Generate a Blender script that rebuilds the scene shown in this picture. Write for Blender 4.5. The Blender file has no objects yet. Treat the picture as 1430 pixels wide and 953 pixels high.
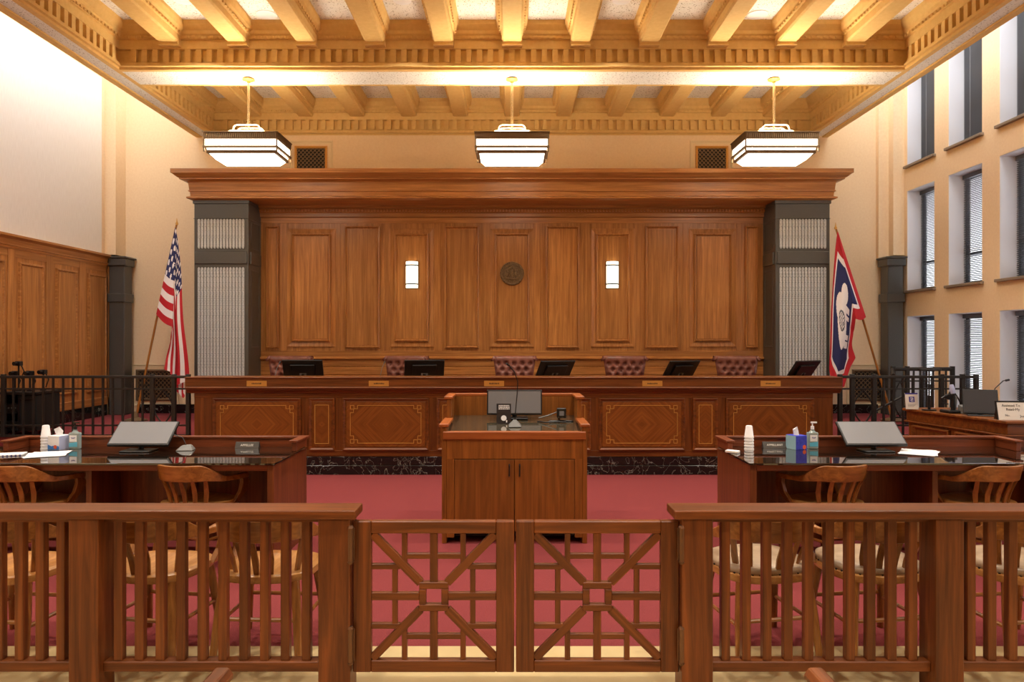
import bpy, math, random
from mathutils import Vector, Matrix
random.seed(7)
SC = bpy.context.scene
C = SC.collection

# ------------------------------------------------------------------ camera, world, exposure
F, CX, CY, H = 1000.0, 715.0, 476.5, 1.65
cam_d = bpy.data.cameras.new('camera'); cam = bpy.data.objects.new('camera', cam_d); C.objects.link(cam)
cam.location = (0, 0, H); cam.rotation_euler = (math.pi / 2, 0, 0)
cam_d.sensor_fit = 'HORIZONTAL'; cam_d.sensor_width = 36.0; cam_d.lens = 36.0 * F / 1430.0
cam_d.clip_start = 0.05; cam_d.clip_end = 200
SC.camera = cam
SC.view_settings.view_transform = 'Standard'; SC.view_settings.look = 'None'
SC.view_settings.gamma = 1.0; SC.view_settings.use_curve_mapping = False
SC.view_settings.exposure = 0.95
W = bpy.data.worlds.new('world'); SC.world = W; W.use_nodes = True
W.node_tree.nodes['Background'].inputs[0].default_value = (0.93, 0.95, 1.0, 1)
W.node_tree.nodes['Background'].inputs[1].default_value = 2.0
LAMP = 1.0                      # overall strength of the room's electric lamps

def PX(px, d): return (px - CX) * d / F          # metres across at depth d
def PZ(py, d): return H - (py - CY) * d / F      # metres up at depth d
R = math.radians

# ------------------------------------------------------------------ materials
def lin(c):
    return tuple(((x / 255) / 12.92 if x / 255 <= 0.04045 else ((x / 255 + 0.055) / 1.055) ** 2.4) for x in c) + (1,)
def base(name):
    m = bpy.data.materials.new(name); m.use_nodes = True
    return m, m.node_tree, m.node_tree.nodes['Principled BSDF']
def plain(name, col, rough=0.5, metal=0.0, spec=0.5, coat=0.0, emit=None, estr=0.0, trans=0.0, alpha=1.0):
    m, t, p = base(name)
    p.inputs['Base Color'].default_value = lin(col); p.inputs['Roughness'].default_value = rough
    p.inputs['Metallic'].default_value = metal; p.inputs['Specular IOR Level'].default_value = spec
    p.inputs['Coat Weight'].default_value = coat; p.inputs['Transmission Weight'].default_value = trans
    if emit: p.inputs['Emission Color'].default_value = lin(emit); p.inputs['Emission Strength'].default_value = estr
    return m
def N(t, kind, **kw):
    n = t.nodes.new(kind)
    for k, v in kw.items(): setattr(n, k, v)
    return n
def ramp(t, stops):
    r = N(t, 'ShaderNodeValToRGB'); e = r.color_ramp.elements
    while len(e) > 1: e.remove(e[-1])
    e[0].position, e[0].color = stops[0][0], lin(stops[0][1])
    for p, c in stops[1:]:
        x = e.new(p); x.color = lin(c)
    return r
def bump(t, p, src, strength, dist=0.01):
    b = N(t, 'ShaderNodeBump'); b.inputs['Strength'].default_value = strength; b.inputs['Distance'].default_value = dist
    t.links.new(src, b.inputs['Height']); t.links.new(b.outputs[0], p.inputs['Normal'])
def wood(name, c1, c2, axis='z', rough=0.38, s=1.0, chevron=False, coat=0.04, spec=0.35):
    m, t, p = base(name); L = t.links.new
    tc = N(t, 'ShaderNodeTexCoord'); oi = N(t, 'ShaderNodeObjectInfo')
    src = tc.outputs['Object']
    if chevron:
        sp = N(t, 'ShaderNodeSeparateXYZ'); L(src, sp.inputs[0])
        ax = N(t, 'ShaderNodeMath', operation='ABSOLUTE'); az = N(t, 'ShaderNodeMath', operation='ABSOLUTE')
        L(sp.outputs[0], ax.inputs[0]); L(sp.outputs[2], az.inputs[0])
        ad = N(t, 'ShaderNodeMath', operation='ADD'); su = N(t, 'ShaderNodeMath', operation='SUBTRACT')
        for q in (ad, su): L(ax.outputs[0], q.inputs[0]); L(az.outputs[0], q.inputs[1])
        cb = N(t, 'ShaderNodeCombineXYZ'); L(ad.outputs[0], cb.inputs[0]); L(su.outputs[0], cb.inputs[2]); src = cb.outputs[0]
    mul = N(t, 'ShaderNodeVectorMath', operation='MULTIPLY_ADD')
    vec = N(t, 'ShaderNodeVectorMath', operation='SCALE'); vec.inputs[0].default_value = (37, 53, 71)
    L(oi.outputs['Random'], vec.inputs['Scale'])
    sc = {'x': (1.2, 26, 26), 'y': (26, 1.2, 26), 'z': (26, 26, 1.2)}[axis]
    mul.inputs[1].default_value = tuple(q * s for q in sc)
    L(src, mul.inputs[0]); L(vec.outputs[0], mul.inputs[2])
    n1 = N(t, 'ShaderNodeTexNoise'); n1.inputs['Scale'].default_value = 1.0; n1.inputs['Detail'].default_value = 5
    n1.inputs['Roughness'].default_value = 0.62; n1.inputs['Distortion'].default_value = 0.7; L(mul.outputs[0], n1.inputs['Vector'])
    r = ramp(t, [(0.3, c2), (0.5, tuple((a + b) / 2 for a, b in zip(c1, c2))), (0.7, c1)]); L(n1.outputs['Fac'], r.inputs[0])
    # each piece a slightly different board
    hs = N(t, 'ShaderNodeHueSaturation'); mr = N(t, 'ShaderNodeMapRange'); L(oi.outputs['Random'], mr.inputs[0])
    mr.inputs[3].default_value = 0.86; mr.inputs[4].default_value = 1.12; L(mr.outputs[0], hs.inputs['Value']); L(r.outputs[0], hs.inputs['Color'])
    L(hs.outputs[0], p.inputs['Base Color'])
    p.inputs['Roughness'].default_value = rough; p.inputs['Coat Weight'].default_value = coat; p.inputs['Coat Roughness'].default_value = 0.25; p.inputs['Specular IOR Level'].default_value = spec
    bump(t, p, n1.outputs['Fac'], 0.06, 0.004)
    return m
def speckle(name, col, dot, scale=90, thresh=0.36, rough=0.9, spec=0.5):
    m, t, p = base(name); L = t.links.new
    tc = N(t, 'ShaderNodeTexCoord'); n = N(t, 'ShaderNodeTexNoise'); n.inputs['Scale'].default_value = scale; n.inputs['Detail'].default_value = 2
    L(tc.outputs['Object'], n.inputs['Vector']); r = ramp(t, [(thresh - 0.03, dot), (thresh, col)]); L(n.outputs['Fac'], r.inputs[0])
    L(r.outputs[0], p.inputs['Base Color']); p.inputs['Roughness'].default_value = rough; p.inputs['Specular IOR Level'].default_value = spec
    return m
def mottled(name, c1, c2, scale, rough=0.9, bmp=0.0, detail=4, stretch=None, spec=0.4):
    m, t, p = base(name); L = t.links.new
    tc = N(t, 'ShaderNodeTexCoord'); src = tc.outputs['Object']
    if stretch:
        v = N(t, 'ShaderNodeVectorMath', operation='MULTIPLY'); v.inputs[1].default_value = stretch; L(src, v.inputs[0]); src = v.outputs[0]
    n = N(t, 'ShaderNodeTexNoise'); n.inputs['Scale'].default_value = scale; n.inputs['Detail'].default_value = detail; L(src, n.inputs['Vector'])
    r = ramp(t, [(0.3, c1), (0.7, c2)]); L(n.outputs['Fac'], r.inputs[0]); L(r.outputs[0], p.inputs['Base Color'])
    p.inputs['Roughness'].default_value = rough; p.inputs['Specular IOR Level'].default_value = spec
    if bmp: bump(t, p, n.outputs['Fac'], bmp)
    return m
def marble(name):
    m, t, p = base(name); L = t.links.new
    tc = N(t, 'ShaderNodeTexCoord'); n = N(t, 'ShaderNodeTexNoise'); n.inputs['Scale'].default_value = 4.5; n.inputs['Detail'].default_value = 9
    n.inputs['Distortion'].default_value = 1.6; L(tc.outputs['Object'], n.inputs['Vector'])
    r = ramp(t, [(0.0, (14, 15, 14)), (0.492, (24, 26, 24)), (0.5, (150, 152, 142)), (0.508, (24, 26, 24)), (1.0, (16, 17, 16))])
    L(n.outputs['Fac'], r.inputs[0]); L(r.outputs[0], p.inputs['Base Color']); p.inputs['Roughness'].default_value = 0.15
    return m

MT = {}
PAN1, PAN2 = (206, 145, 82), (154, 98, 48)
BEN1, BEN2 = (142, 82, 34), (92, 48, 16)
FEN1, FEN2 = (138, 76, 34), (80, 40, 15)
MT['pan_z'] = wood('panel_walnut_upright', PAN1, PAN2, 'z', rough=.3, spec=.5); MT['pan_x'] = wood('panel_walnut_lengthwise', PAN1, PAN2, 'x', rough=.3, spec=.5)
MT['pan_y'] = wood('panel_walnut_deepwise', PAN1, PAN2, 'y', rough=.3, spec=.5)
MT['ben_z'] = wood('bench_walnut_upright', BEN1, BEN2, 'z'); MT['ben_x'] = wood('bench_walnut_lengthwise', BEN1, BEN2, 'x')
MT['ben_y'] = wood('bench_walnut_deepwise', BEN1, BEN2, 'y')
MT['chev'] = wood('bookmatched_veneer', (150, 90, 36), (114, 62, 20), 'z', chevron=True)
MT['fen_z'] = wood('rail_walnut_upright', FEN1, FEN2, 'z'); MT['fen_x'] = wood('rail_walnut_lengthwise', FEN1, FEN2, 'x')
MT['fen_y'] = wood('rail_walnut_deepwise', FEN1, FEN2, 'y')
MT['pod_z'] = wood('lectern_walnut_upright', (154, 92, 36), (108, 62, 19), 'z', rough=0.42); MT['pod_x'] = wood('lectern_walnut_lengthwise', (178, 98, 46), (136, 70, 28), 'x')
MT['pod_y'] = wood('lectern_walnut_deepwise', (178, 98, 46), (136, 70, 28), 'y')
MT['desk_z'] = wood('table_mahogany_upright', (134, 74, 40), (88, 44, 20), 'z'); MT['desk_x'] = wood('table_mahogany_lengthwise', (140, 72, 40), (98, 46, 22), 'x')
MT['desk_y'] = wood('table_mahogany_deepwise', (140, 72, 40), (98, 46, 22), 'y')
MT['oak_z'] = wood('chair_oak_upright', (172, 112, 54), (112, 66, 26), 'z', rough=0.32, coat=0.4); MT['oak_x'] = wood('chair_oak_lengthwise', (178, 116, 58), (118, 70, 30), 'x', rough=0.3, coat=0.4)
MT['oak_y'] = wood('seat_oak', (200, 146, 84), (150, 96, 46), 'y', rough=0.3, coat=0.4)
MT['carpet'] = mottled('red_carpet', (116, 50, 52), (138, 66, 66), 160, 1.0, 0.35, 3, spec=0.05)
MT['beige'] = mottled('beige_floor', (188, 164, 116), (200, 176, 128), 3, 0.75, 0, 5)
MT['peach'] = mottled('peach_plaster', (240, 211, 169), (246, 219, 179), 30, 0.9, 0.03)
MT['fabric'] = mottled('white_wall_fabric', (236, 231, 222), (245, 241, 233), 9, 0.95, 0.05, 4, (1, 12, .8))
MT['gold'] = mottled('ochre_plaster', (220, 180, 108), (228, 190, 120), 20, 0.75, 0.02)
MT['tile'] = speckle('fissured_ceiling_tile', (236, 234, 228), (150, 140, 124), 55, 0.38)
MT['stone'] = speckle('dark_grey_stone', (82, 80, 75), (124, 124, 116), 130, 0.3, 0.3)
MT['granite'] = speckle('pale_granite', (196, 198, 198), (146, 152, 152), 70, 0.46, 0.55)
MT['marble'] = marble('black_veined_marble')
MT['iron'] = plain('painted_iron', (46, 43, 40), 0.4, 0.3)
MT['black'] = plain('black_plastic', (16, 16, 17), 0.4)
MT['dark'] = plain('dark_void', (14, 11, 9), 0.8)
MT['grey'] = plain('grey_plastic', (110, 110, 108), 0.45)
MT['screen'] = plain('blank_screen', (122, 122, 126), 0.35)
MT['glasstop'] = plain('smoked_glass_top', (34, 24, 18), 0.03, 0, 1.0, 0.6)
MT['podglass'] = plain('lectern_glass_top', (74, 66, 52), 0.03, 0, 1.0, 0.6)
MT['brass'] = plain('brass', (214, 158, 76), 0.4, 0.35)
MT['brassdark'] = plain('bronze', (128, 106, 78), 0.45, 0.6)
MT['hinge'] = plain('hinge_bronze', (116, 84, 62), 0.35, 0.7)
MT['inlay'] = plain('brass_inlay', (226, 176, 88), 0.4, 0.3)
MT['rod'] = plain('polished_brass_rod', (214, 186, 138), 0.25, 0.8)
MT['cream'] = plain('cream_enamel_rod', (240, 224, 190), 0.4)
MT['white'] = plain('white_paper', (238, 238, 240), 0.7)
MT['whitetrim'] = plain('cream_trim', (236, 214, 172), 0.7)
MT['jamb'] = plain('white_jamb', (232, 232, 236), 0.8)
MT['sill'] = plain('stone_sill', (140, 124, 106), 0.6)
MT['blind'] = plain('grey_blind_slat', (112, 116, 122), 0.5, 0.2)
MT['frame'] = plain('dark_window_frame', (44, 46, 52), 0.5)
MT['pane'] = plain('window_glass', (255, 255, 255), 0.0, 0, 0.5, 0, trans=1.0)
MT['lampglass'] = plain('lit_lamp_glass', (250, 248, 240), 0.5, emit=(255, 246, 226), estr=2.4 * LAMP)
MT['sconceglass'] = plain('lit_sconce_glass', (250, 246, 236), 0.5, emit=(255, 240, 212), estr=1.4 * LAMP)
MT['uplight'] = plain('lamp_top_glow', (250, 248, 240), 0.5, emit=(255, 238, 210), estr=24.0 * LAMP)
MT['lens'] = plain('downlight_lens', (250, 250, 245), 0.5, emit=(255, 240, 212), estr=12.0 * LAMP)
MT['leather'] = mottled('oxblood_leather', (112, 66, 56), (142, 92, 80), 12, 0.25, 0.05)
MT['padleather'] = mottled('worn_tan_leather', (150, 124, 98), (186, 164, 136), 9, 0.3, 0.08)
MT['flagred'] = plain('flag_red', (188, 28, 40), 0.75); MT['flagwhite'] = plain('flag_white', (238, 232, 232), 0.75)
MT['flagblue'] = plain('flag_blue', (34, 40, 92), 0.75); MT['sealgrey'] = plain('flag_seal_grey', (98, 100, 110), 0.75)
MT['pole'] = wood('pole_oak', (176, 116, 50), (130, 80, 30), 'z')
MT['seal'] = mottled('bronze_relief', (84, 66, 44), (150, 122, 84), 60, 0.4, 0.8)
MT['cup'] = plain('white_foam', (240, 240, 242), 0.6)
MT['clear'] = plain('clear_gel', (206, 228, 226), 0.1, trans=0.6)
MT['gelblue'] = plain('gel_label_blue', (96, 190, 222), 0.4)
MT['boxblue'] = mottled('tissue_box_navy', (52, 58, 168), (70, 76, 196), 40); MT['boxpale'] = plain('tissue_box_pale', (150, 190, 205), 0.7)
MT['boxlilac'] = plain('tissue_box_lilac', (196, 204, 240), 0.7); MT['boxsea'] = plain('tissue_print_blue', (62, 128, 206), 0.7)
MT['orange'] = plain('printed_orange', (226, 96, 52), 0.7)
MT['ink'] = plain('black_ink', (22, 20, 20), 0.7); MT['purple'] = plain('purple_print', (56, 52, 140), 0.6)
MT['bookblack'] = plain('black_card', (30, 22, 24), 0.5)
MT['nameplate'] = plain('dark_nameplate', (62, 56, 50), 0.4)
MT['signwhite'] = plain('sign_board_white', (226, 220, 210), 0.6)

# ------------------------------------------------------------------ mesh helpers
class M:
    def __init__(s): s.v = []; s.f = []; s.mi = []
    def add(s, vs, fs, mi=0):
        o = len(s.v); s.v += [tuple(q) for q in vs]; s.f += [tuple(i + o for i in f) for f in fs]; s.mi += [mi] * len(fs); return s
    def box(s, x0, x1, y0, y1, z0, z1, mi=0):
        x0, x1 = min(x0, x1), max(x0, x1); y0, y1 = min(y0, y1), max(y0, y1); z0, z1 = min(z0, z1), max(z0, z1)
        return s.add([(x0, y0, z0), (x1, y0, z0), (x1, y1, z0), (x0, y1, z0), (x0, y0, z1), (x1, y0, z1), (x1, y1, z1), (x0, y1, z1)],
                     [(0, 3, 2, 1), (4, 5, 6, 7), (0, 1, 5, 4), (1, 2, 6, 5), (2, 3, 7, 6), (3, 0, 4, 7)], mi)
    def tube(s, path, r, n=8, cap=True, mi=0):
        P = [Vector(p) for p in path]; rr = r if isinstance(r, (list, tuple)) else [r] * len(P); o = len(s.v); prev = None
        for i, p in enumerate(P):
            t = (P[min(i + 1, len(P) - 1)] - P[max(i - 1, 0)]).normalized()
            if prev is None:
                a = Vector((0, 0, 1)) if abs(t.z) < 0.9 else Vector((1, 0, 0)); nx = t.cross(a).normalized()
            else: nx = (prev - t * prev.dot(t)).normalized()
            prev = nx; ny = t.cross(nx)
            for k in range(n):
                a = 2 * math.pi * k / n + math.pi / n; s.v.append(tuple(p + (nx * math.cos(a) + ny * math.sin(a)) * rr[i]))
        for i in range(len(P) - 1):
            for k in range(n):
                a, b = o + i * n + k, o + i * n + (k + 1) % n; s.f.append((a, b, b + n, a + n)); s.mi.append(mi)
        if cap:
            s.f.append(tuple(o + k for k in range(n))[::-1]); s.f.append(tuple(o + (len(P) - 1) * n + k for k in range(n))); s.mi += [mi, mi]
        return s
    def cyl(s, p0, p1, r0, r1=None, n=16, mi=0): return s.tube([p0, p1], [r0, r0 if r1 is None else r1], n, True, mi)
    def lathe(s, prof, n=20, c=(0, 0, 0), mi=0, axis='z'):
        o = len(s.v); k = len(prof)
        for j in range(n):
            a = 2 * math.pi * j / n
            for r, z in prof:
                q = (r * math.cos(a), r * math.sin(a), z) if axis == 'z' else (r * math.cos(a), z, r * math.sin(a))
                s.v.append((c[0] + q[0], c[1] + q[1], c[2] + q[2]))
        for j in range(n):
            for i in range(k - 1):
                a, b = o + j * k + i, o + ((j + 1) % n) * k + i; s.f.append((a, b, b + 1, a + 1)); s.mi.append(mi)
        s.f.append(tuple(o + j * k for j in range(n))[::-1]); s.f.append(tuple(o + j * k + k - 1 for j in range(n))); s.mi += [mi, mi]
        return s
    def prism(s, poly, y0, y1, mi=0):            # poly in (x, z), extruded along y
        n = len(poly); vs = [(x, y0, z) for x, z in poly] + [(x, y1, z) for x, z in poly]
        fs = [tuple(range(n)), tuple(range(n, 2 * n))[::-1]] + [(i + n, (i + 1) % n + n, (i + 1) % n, i) for i in range(n)]
        return s.add(vs, fs, mi)
    def prism_x(s, poly, x0, x1, mi=0):          # poly in (y, z), extruded along x
        n = len(poly); vs = [(x0, y, z) for y, z in poly] + [(x1, y, z) for y, z in poly]
        fs = [tuple(range(n))[::-1], tuple(range(n, 2 * n))] + [(i, (i + 1) % n, (i + 1) % n + n, i + n) for i in range(n)]
        return s.add(vs, fs, mi)
    def prism_z(s, poly, z0, z1, mi=0):          # poly in (x, y)
        n = len(poly); vs = [(x, y, z0) for x, y in poly] + [(x, y, z1) for x, y in poly]
        fs = [tuple(range(n))[::-1], tuple(range(n, 2 * n))] + [(i, (i + 1) % n, (i + 1) % n + n, i + n) for i in range(n)]
        return s.add(vs, fs, mi)
    def frame_loop(s, prof, x0, x1, z0, z1, y):  # mitred rectangular moulding facing -y; prof = (inset, height towards viewer)
        rings = [[(x0 + i, y - h, z0 + i), (x1 - i, y - h, z0 + i), (x1 - i, y - h, z1 - i), (x0 + i, y - h, z1 - i)] for i, h in prof]
        vs = [p for r in rings for p in r]; fs = []
        for j in range(len(rings) - 1):
            for k in range(4): fs.append((j * 4 + k, j * 4 + (k + 1) % 4, j * 4 + 4 + (k + 1) % 4, j * 4 + 4 + k))
        return s.add(vs, fs)
    def mesh(s, name, mats):
        me = bpy.data.meshes.new(name); me.from_pydata(s.v, [], s.f)
        for m in (mats if isinstance(mats, (list, tuple)) else [mats]): me.materials.append(m)
        if any(s.mi): me.polygons.foreach_set('material_index', s.mi)
        me.update(); return me
    def to(s, name, mat, parent=None, loc=(0, 0, 0), rot=(0, 0, 0), smooth=False, bevel=0, seg=1, recalc=True):
        me = s.mesh(name, [MT[q] for q in mat] if isinstance(mat, (list, tuple)) else MT[mat])
        if recalc:
            import bmesh
            b = bmesh.new(); b.from_mesh(me); bmesh.ops.recalc_face_normals(b, faces=b.faces); b.to_mesh(me); b.free()
        if smooth:
            me.polygons.foreach_set('use_smooth', [True] * len(me.polygons))
            if smooth != 'all': me.set_sharp_from_angle(angle=R(40))
        return link(name, me, parent, loc, rot, bevel, seg)
def link(name, me, parent=None, loc=(0, 0, 0), rot=(0, 0, 0), bevel=0, seg=1):
    o = bpy.data.objects.new(name, me); C.objects.link(o); o.location = loc; o.rotation_euler = rot
    if parent: o.parent = parent
    if bevel:
        b = o.modifiers.new('bevel', 'BEVEL'); b.width = bevel; b.segments = seg; b.limit_method = 'ANGLE'; b.angle_limit = R(40)
    return o
def tag(o, label=None, cat=None, group=None, kind=None):
    if label: o['label'] = label
    if cat: o['category'] = cat
    if group: o['group'] = group
    if kind: o['kind'] = kind
    return o
def thing(name, label, cat, loc=(0, 0, 0), rotz=0, group=None, rot=None):
    o = bpy.data.objects.new(name, None); C.objects.link(o); o.empty_display_size = 0.1
    o.location = loc; o.rotation_euler = rot or (0, 0, rotz); return tag(o, label, cat, group)
def dup(root, loc, rotz=None, label=None, group=None, skip=()):
    r = root.copy(); C.objects.link(r); r.location = loc
    if rotz is not None: r.rotation_euler = (0, 0, rotz)
    if label: r['label'] = label
    if group: r['group'] = group
    for ch in list(root.children):
        if ch.name.split('.')[0] in skip: continue
        c = ch.copy(); C.objects.link(c); c.parent = r
        for g in list(ch.children):
            d = g.copy(); C.objects.link(d); d.parent = c
    return r
def struct(o): o['kind'] = 'structure'; return o
def text(s, name, mat, parent, loc, size, rot=(math.pi / 2, 0, 0), align='CENTER', depth=0.0006):
    cu = bpy.data.curves.new('t', 'FONT'); cu.body = s; cu.size = size; cu.align_x = align; cu.align_y = 'CENTER'; cu.extrude = depth; cu.resolution_u = 2
    ob = bpy.data.objects.new('t', cu); C.objects.link(ob)
    me = bpy.data.meshes.new_from_object(ob.evaluated_get(bpy.context.evaluated_depsgraph_get()))
    bpy.data.objects.remove(ob); me.materials.clear(); me.materials.append(MT[mat])
    return link(name, me, parent, loc, rot)

# ------------------------------------------------------------------ the setting: floor and platform
Y_BACK, X_L, X_R, PLAT = 11.9, -6.6, 6.4, 0.45
struct(M().box(-7, 7, 3.87, 12.2, -0.1, 0).to('floor', 'carpet'))
struct(M().box(-7, 7, -4, 3.87, -0.1, 0).to('floor_gallery', 'beige'))
struct(M().box(X_L, X_R, 8.95, 12.0, 0.0, PLAT).to('floor_platform', 'carpet'))

# back wall
wb = struct(M().box(X_L - .3, X_R + .3, Y_BACK, Y_BACK + .25, 0, 7.2).to('wall_back', 'peach'))
M().box(-4.95, 4.95, Y_BACK - .06, Y_BACK, 3.6, 5.06).to('raised_plaster_bay', 'peach', wb)
for x0, x1 in ((-6.22, -4.9), (4.9, 6.07)):
    M().box(x0, x1, Y_BACK - .03, Y_BACK, PLAT, PLAT + .15).to('marble_skirting', 'marble', wb, bevel=.006)
struct(M().box(-6.6, -6.42, Y_BACK - .3, Y_BACK, 3.05, 7.2).to('trim_2', 'peach'))
struct(M().box(6.22, 6.4, Y_BACK - .22, Y_BACK, 3.05, 7.2).to('trim_3', 'peach'))
struct(M().box(6.05, 6.22, Y_BACK - .08, Y_BACK, 3.0, 7.2).to('trim_4', 'peach'))

struct(M().box(X_L - .3, X_R + .3, -4.3, -4, 0, 7.2).to('wall_gallery', 'peach'))  # unseen rear wall, added to hold back frontal world light

# left wall: plaster shell, pale fabric field, panelled wainscot
wl = struct(M().box(X_L - .25, X_L, -4, Y_BACK, 0, 7.2).to('wall_left', 'peach'))
M().box(X_L, X_L + .04, 2, 11.45, 3.04, 5.86).to('fabric_wall_field', 'fabric', wl)
tw = struct(thing('trim_1', None, None, (0, 0, 0)))
M().box(X_L, X_L + .05, 5.5, 11.56, PLAT + .18, 2.9).to('wainscot_back', 'pan_z', tw)
M().box(X_L, X_L + .07, 5.5, 11.56, PLAT, PLAT + .18).to('marble_skirting', 'marble', tw, bevel=.008)
M().prism([(X_L, 2.86), (X_L + .07, 2.86), (X_L + .075, 2.89), (X_L + .09, 2.895), (X_L + .09, 2.91), (X_L + .07, 2.915), (X_L + .08, 2.98), (X_L + .13, 3.01), (X_L + .13, 3.04), (X_L, 3.04)], 5.5, 11.56).to('wainscot_cornice', 'pan_y', tw)
M().box(X_L, X_L + .075, 5.5, 11.56, PLAT + .18, PLAT + .3).to('wainscot_base_rail', 'pan_y', tw, bevel=.006)
def panel_x(yc, w, z0, z1, parent):              # panel on the left wall, facing +x
    a = M().frame_loop([(0, 0), (.005, .025), (.025, .03), (.04, .012), (.055, .012), (.06, .02)], -w / 2, w / 2, z0, z1, 0)
    p = M().box(-w / 2 + .05, w / 2 - .05, -.02, 0, z0 + .05, z1 - .05).to('panel', 'pan_z', parent, (X_L + .05, yc, 0), (0, 0, math.pi / 2))
    a.to('moulding', 'pan_y', p, recalc=False)
    return p
for k in range(-1, 6):
    yc = 11.29 - .772 * k
    if k >= 0: panel_x(yc, .50, .86, 2.70, tw)
    ys = yc - .386
    M().box(X_L + .05, X_L + .062, ys - .075, ys + .075, PLAT + .3, 2.86).to('stile', 'pan_z', tw, bevel=.003)
M().box(X_L + .05, X_L + .058, 5.5, 11.56, 2.76, 2.86).to('rail', 'pan_y', tw)

# right wall with three rows of deep windows
NW = 9
cols = [(10.85 - 1.1 * n, 11.6 - 1.1 * n) for n in range(NW)]
rows = [(.5, 2.05), (2.46, 4.08), (4.48, 6.25)]
TW = .30
b = M()
edges = [Y_BACK] + [q for c in cols for q in (c[1], c[0])] + [-4]
for i in range(0, len(edges), 2): b.box(X_R, X_R + TW, edges[i + 1], edges[i], 0, 7.2)
for y0, y1 in cols:
    zz = [0] + [q for r in rows for q in r] + [7.2]
    for i in range(0, len(zz), 2): b.box(X_R, X_R + TW, y0, y1, zz[i], zz[i + 1])
wr = struct(b.to('wall_right', 'peach'))
wn = 0
for n, (y0, y1) in enumerate(cols):
    for z0, z1 in rows:
        wn += 1
        w = struct(thing('window_%d' % wn, None, None, (X_R, (y0 + y1) / 2, z0)))
        hw, h = (y1 - y0) / 2, z1 - z0
        # white reveal lining
        M().box(.004, TW, hw - .006, hw + .0, 0, h).box(.004, TW, -hw, -hw + .006, 0, h).box(.004, TW, -hw, hw, h - .006, h).to('jamb_lining', 'jamb', w)
        M().box(-.05, TW, -hw - .04, hw + .04, -.035, .004).to('sill', 'sill', w, bevel=.005)
        fr = M()
        for a0, a1, c0, c1 in ((-hw, -hw + .05, 0, h), (hw - .05, hw, 0, h), (-hw, hw, 0, .05), (-hw, hw, h - .08, h), (-hw, hw, h * .28 - .02, h * .28 + .02)):
            fr.box(TW - .05, TW - .005, a0, a1, c0, c1)
        fr.to('window_frame', 'frame', w)
        M().box(TW - .03, TW - .025, -hw + .05, hw - .05, .05, h - .08).to('pane', 'pane', w)
        if n < 5:
            M().box(TW - .1, TW - .052, -hw + .01, hw - .01, h - .07, h - .008).to('blind_headrail', 'blind', w)
            s = M(); k = 0; zz = .02
            while zz < h - .08:
                t = R(-31 if 2 < z0 < 3 else -46); dx, dz = .0145 * math.cos(t), .014 * math.sin(t); xc = TW - .078
                s.add([(xc - dx, -hw + .015, zz - dz), (xc + dx, -hw + .015, zz + dz), (xc + dx, hw - .015, zz + dz), (xc - dx, hw - .015, zz - dz)], [(0, 1, 2, 3)])
                zz += .026
            tag(s.to('blind_slats', 'blind', w, recalc=False), kind='stuff')
            c = M()
            for yy in (-hw * .6, hw * .6): c.box(TW - .08, TW - .077, yy, yy + .003, .02, h - .05)
            c.to('blind_cords', 'white', w)

# ------------------------------------------------------------------ floating coffered ceiling
Z0, ZB, ZT, XI, XO = 5.05, 5.36, 5.63, 4.92, 5.23
Y1, Y2 = 8.97, 9.54
ce = struct(M().box(-XO, XO, -4, Y_BACK, ZT, ZT + .12).to('ceiling', 'tile'))
for s in (-1, 1):
    M().box(s * (XI + .07), s * (XO - .075), -4, Y_BACK, Z0 + .001, Z0 + .05).to('soffit_panel', 'tile', ce)
    M().box(s * (XI + .06), s * XO, -4, Y_BACK, Z0 + .05, ZT).to('side_beam', 'gold', ce)
    M().box(s * (XO - .08), s * (XO + .02), -4, Y_BACK, Z0 - .02, Z0 + .06).to('edge_trim', 'gold', ce, bevel=.01, seg=2)
M().box(-XI - .02, XI + .02, Y1 + .07, Y2 - .05, Z0 + .001, Z0 + .05).to('soffit_panel', 'tile', ce)
M().box(-XI, XI, Y1 + .06, Y2 - .06, Z0 + .05, ZT).to('cross_beam', 'gold', ce)
M().box(-XI - .05, XI + .05, Y_BACK + .02, Y_BACK + .05, Z0 + .02, ZT).to('cross_beam', 'gold', ce)
# profiled inner faces: (inward offset, z)
PROF = [(0, Z0), (.0, Z0 + .03), (.035, Z0 + .035), (.035, Z0 + .055), (.015, Z0 + .06), (.015, Z0 + .085), (-.05, Z0 + .095), (-.05, Z0 + .255), (-.0, Z0 + .26), (0, ZB + .06),
        (.03, ZB + .065), (.03, ZB + .10), (.05, ZB + .12), (.055, ZB + .16), (.10, ZB + .22), (.11, ZT)]
def coffer(y0, y1, name):
    rings = []
    for o, z in PROF:
        x, a, c = XI - o, y0 + o, y1 - o
        rings.append([(-x, a, z), (x, a, z), (x, c, z), (-x, c, z)])
    m = M(); vs = [p for r in rings for p in r]; fs = []
    for j in range(len(rings) - 1):
        for k in range(4): fs.append((j * 4 + k, j * 4 + 4 + k, j * 4 + 4 + (k + 1) % 4, j * 4 + (k + 1) % 4))
    m.add(vs, fs).to(name, 'gold', ce, recalc=False)
coffer(-4, Y1, 'coffer_cornice'); coffer(Y2, Y_BACK - .07, 'coffer_cornice')
# bottom edge strips joining profile to soffit panels
for y0, y1 in ((Y1 + .004, Y1 + .07), (Y2 - .05, Y2 - .004)): M().box(-XI - .07, XI + .07, y0, y1, Z0, Z0 + .05).to('edge_bead', 'gold', ce)
for s in (-1, 1): M().box(s * (XI + .004), s * (XI + .07), -4, Y_BACK, Z0 + .0005, Z0 + .05).to('edge_bead', 'gold', ce)
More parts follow.
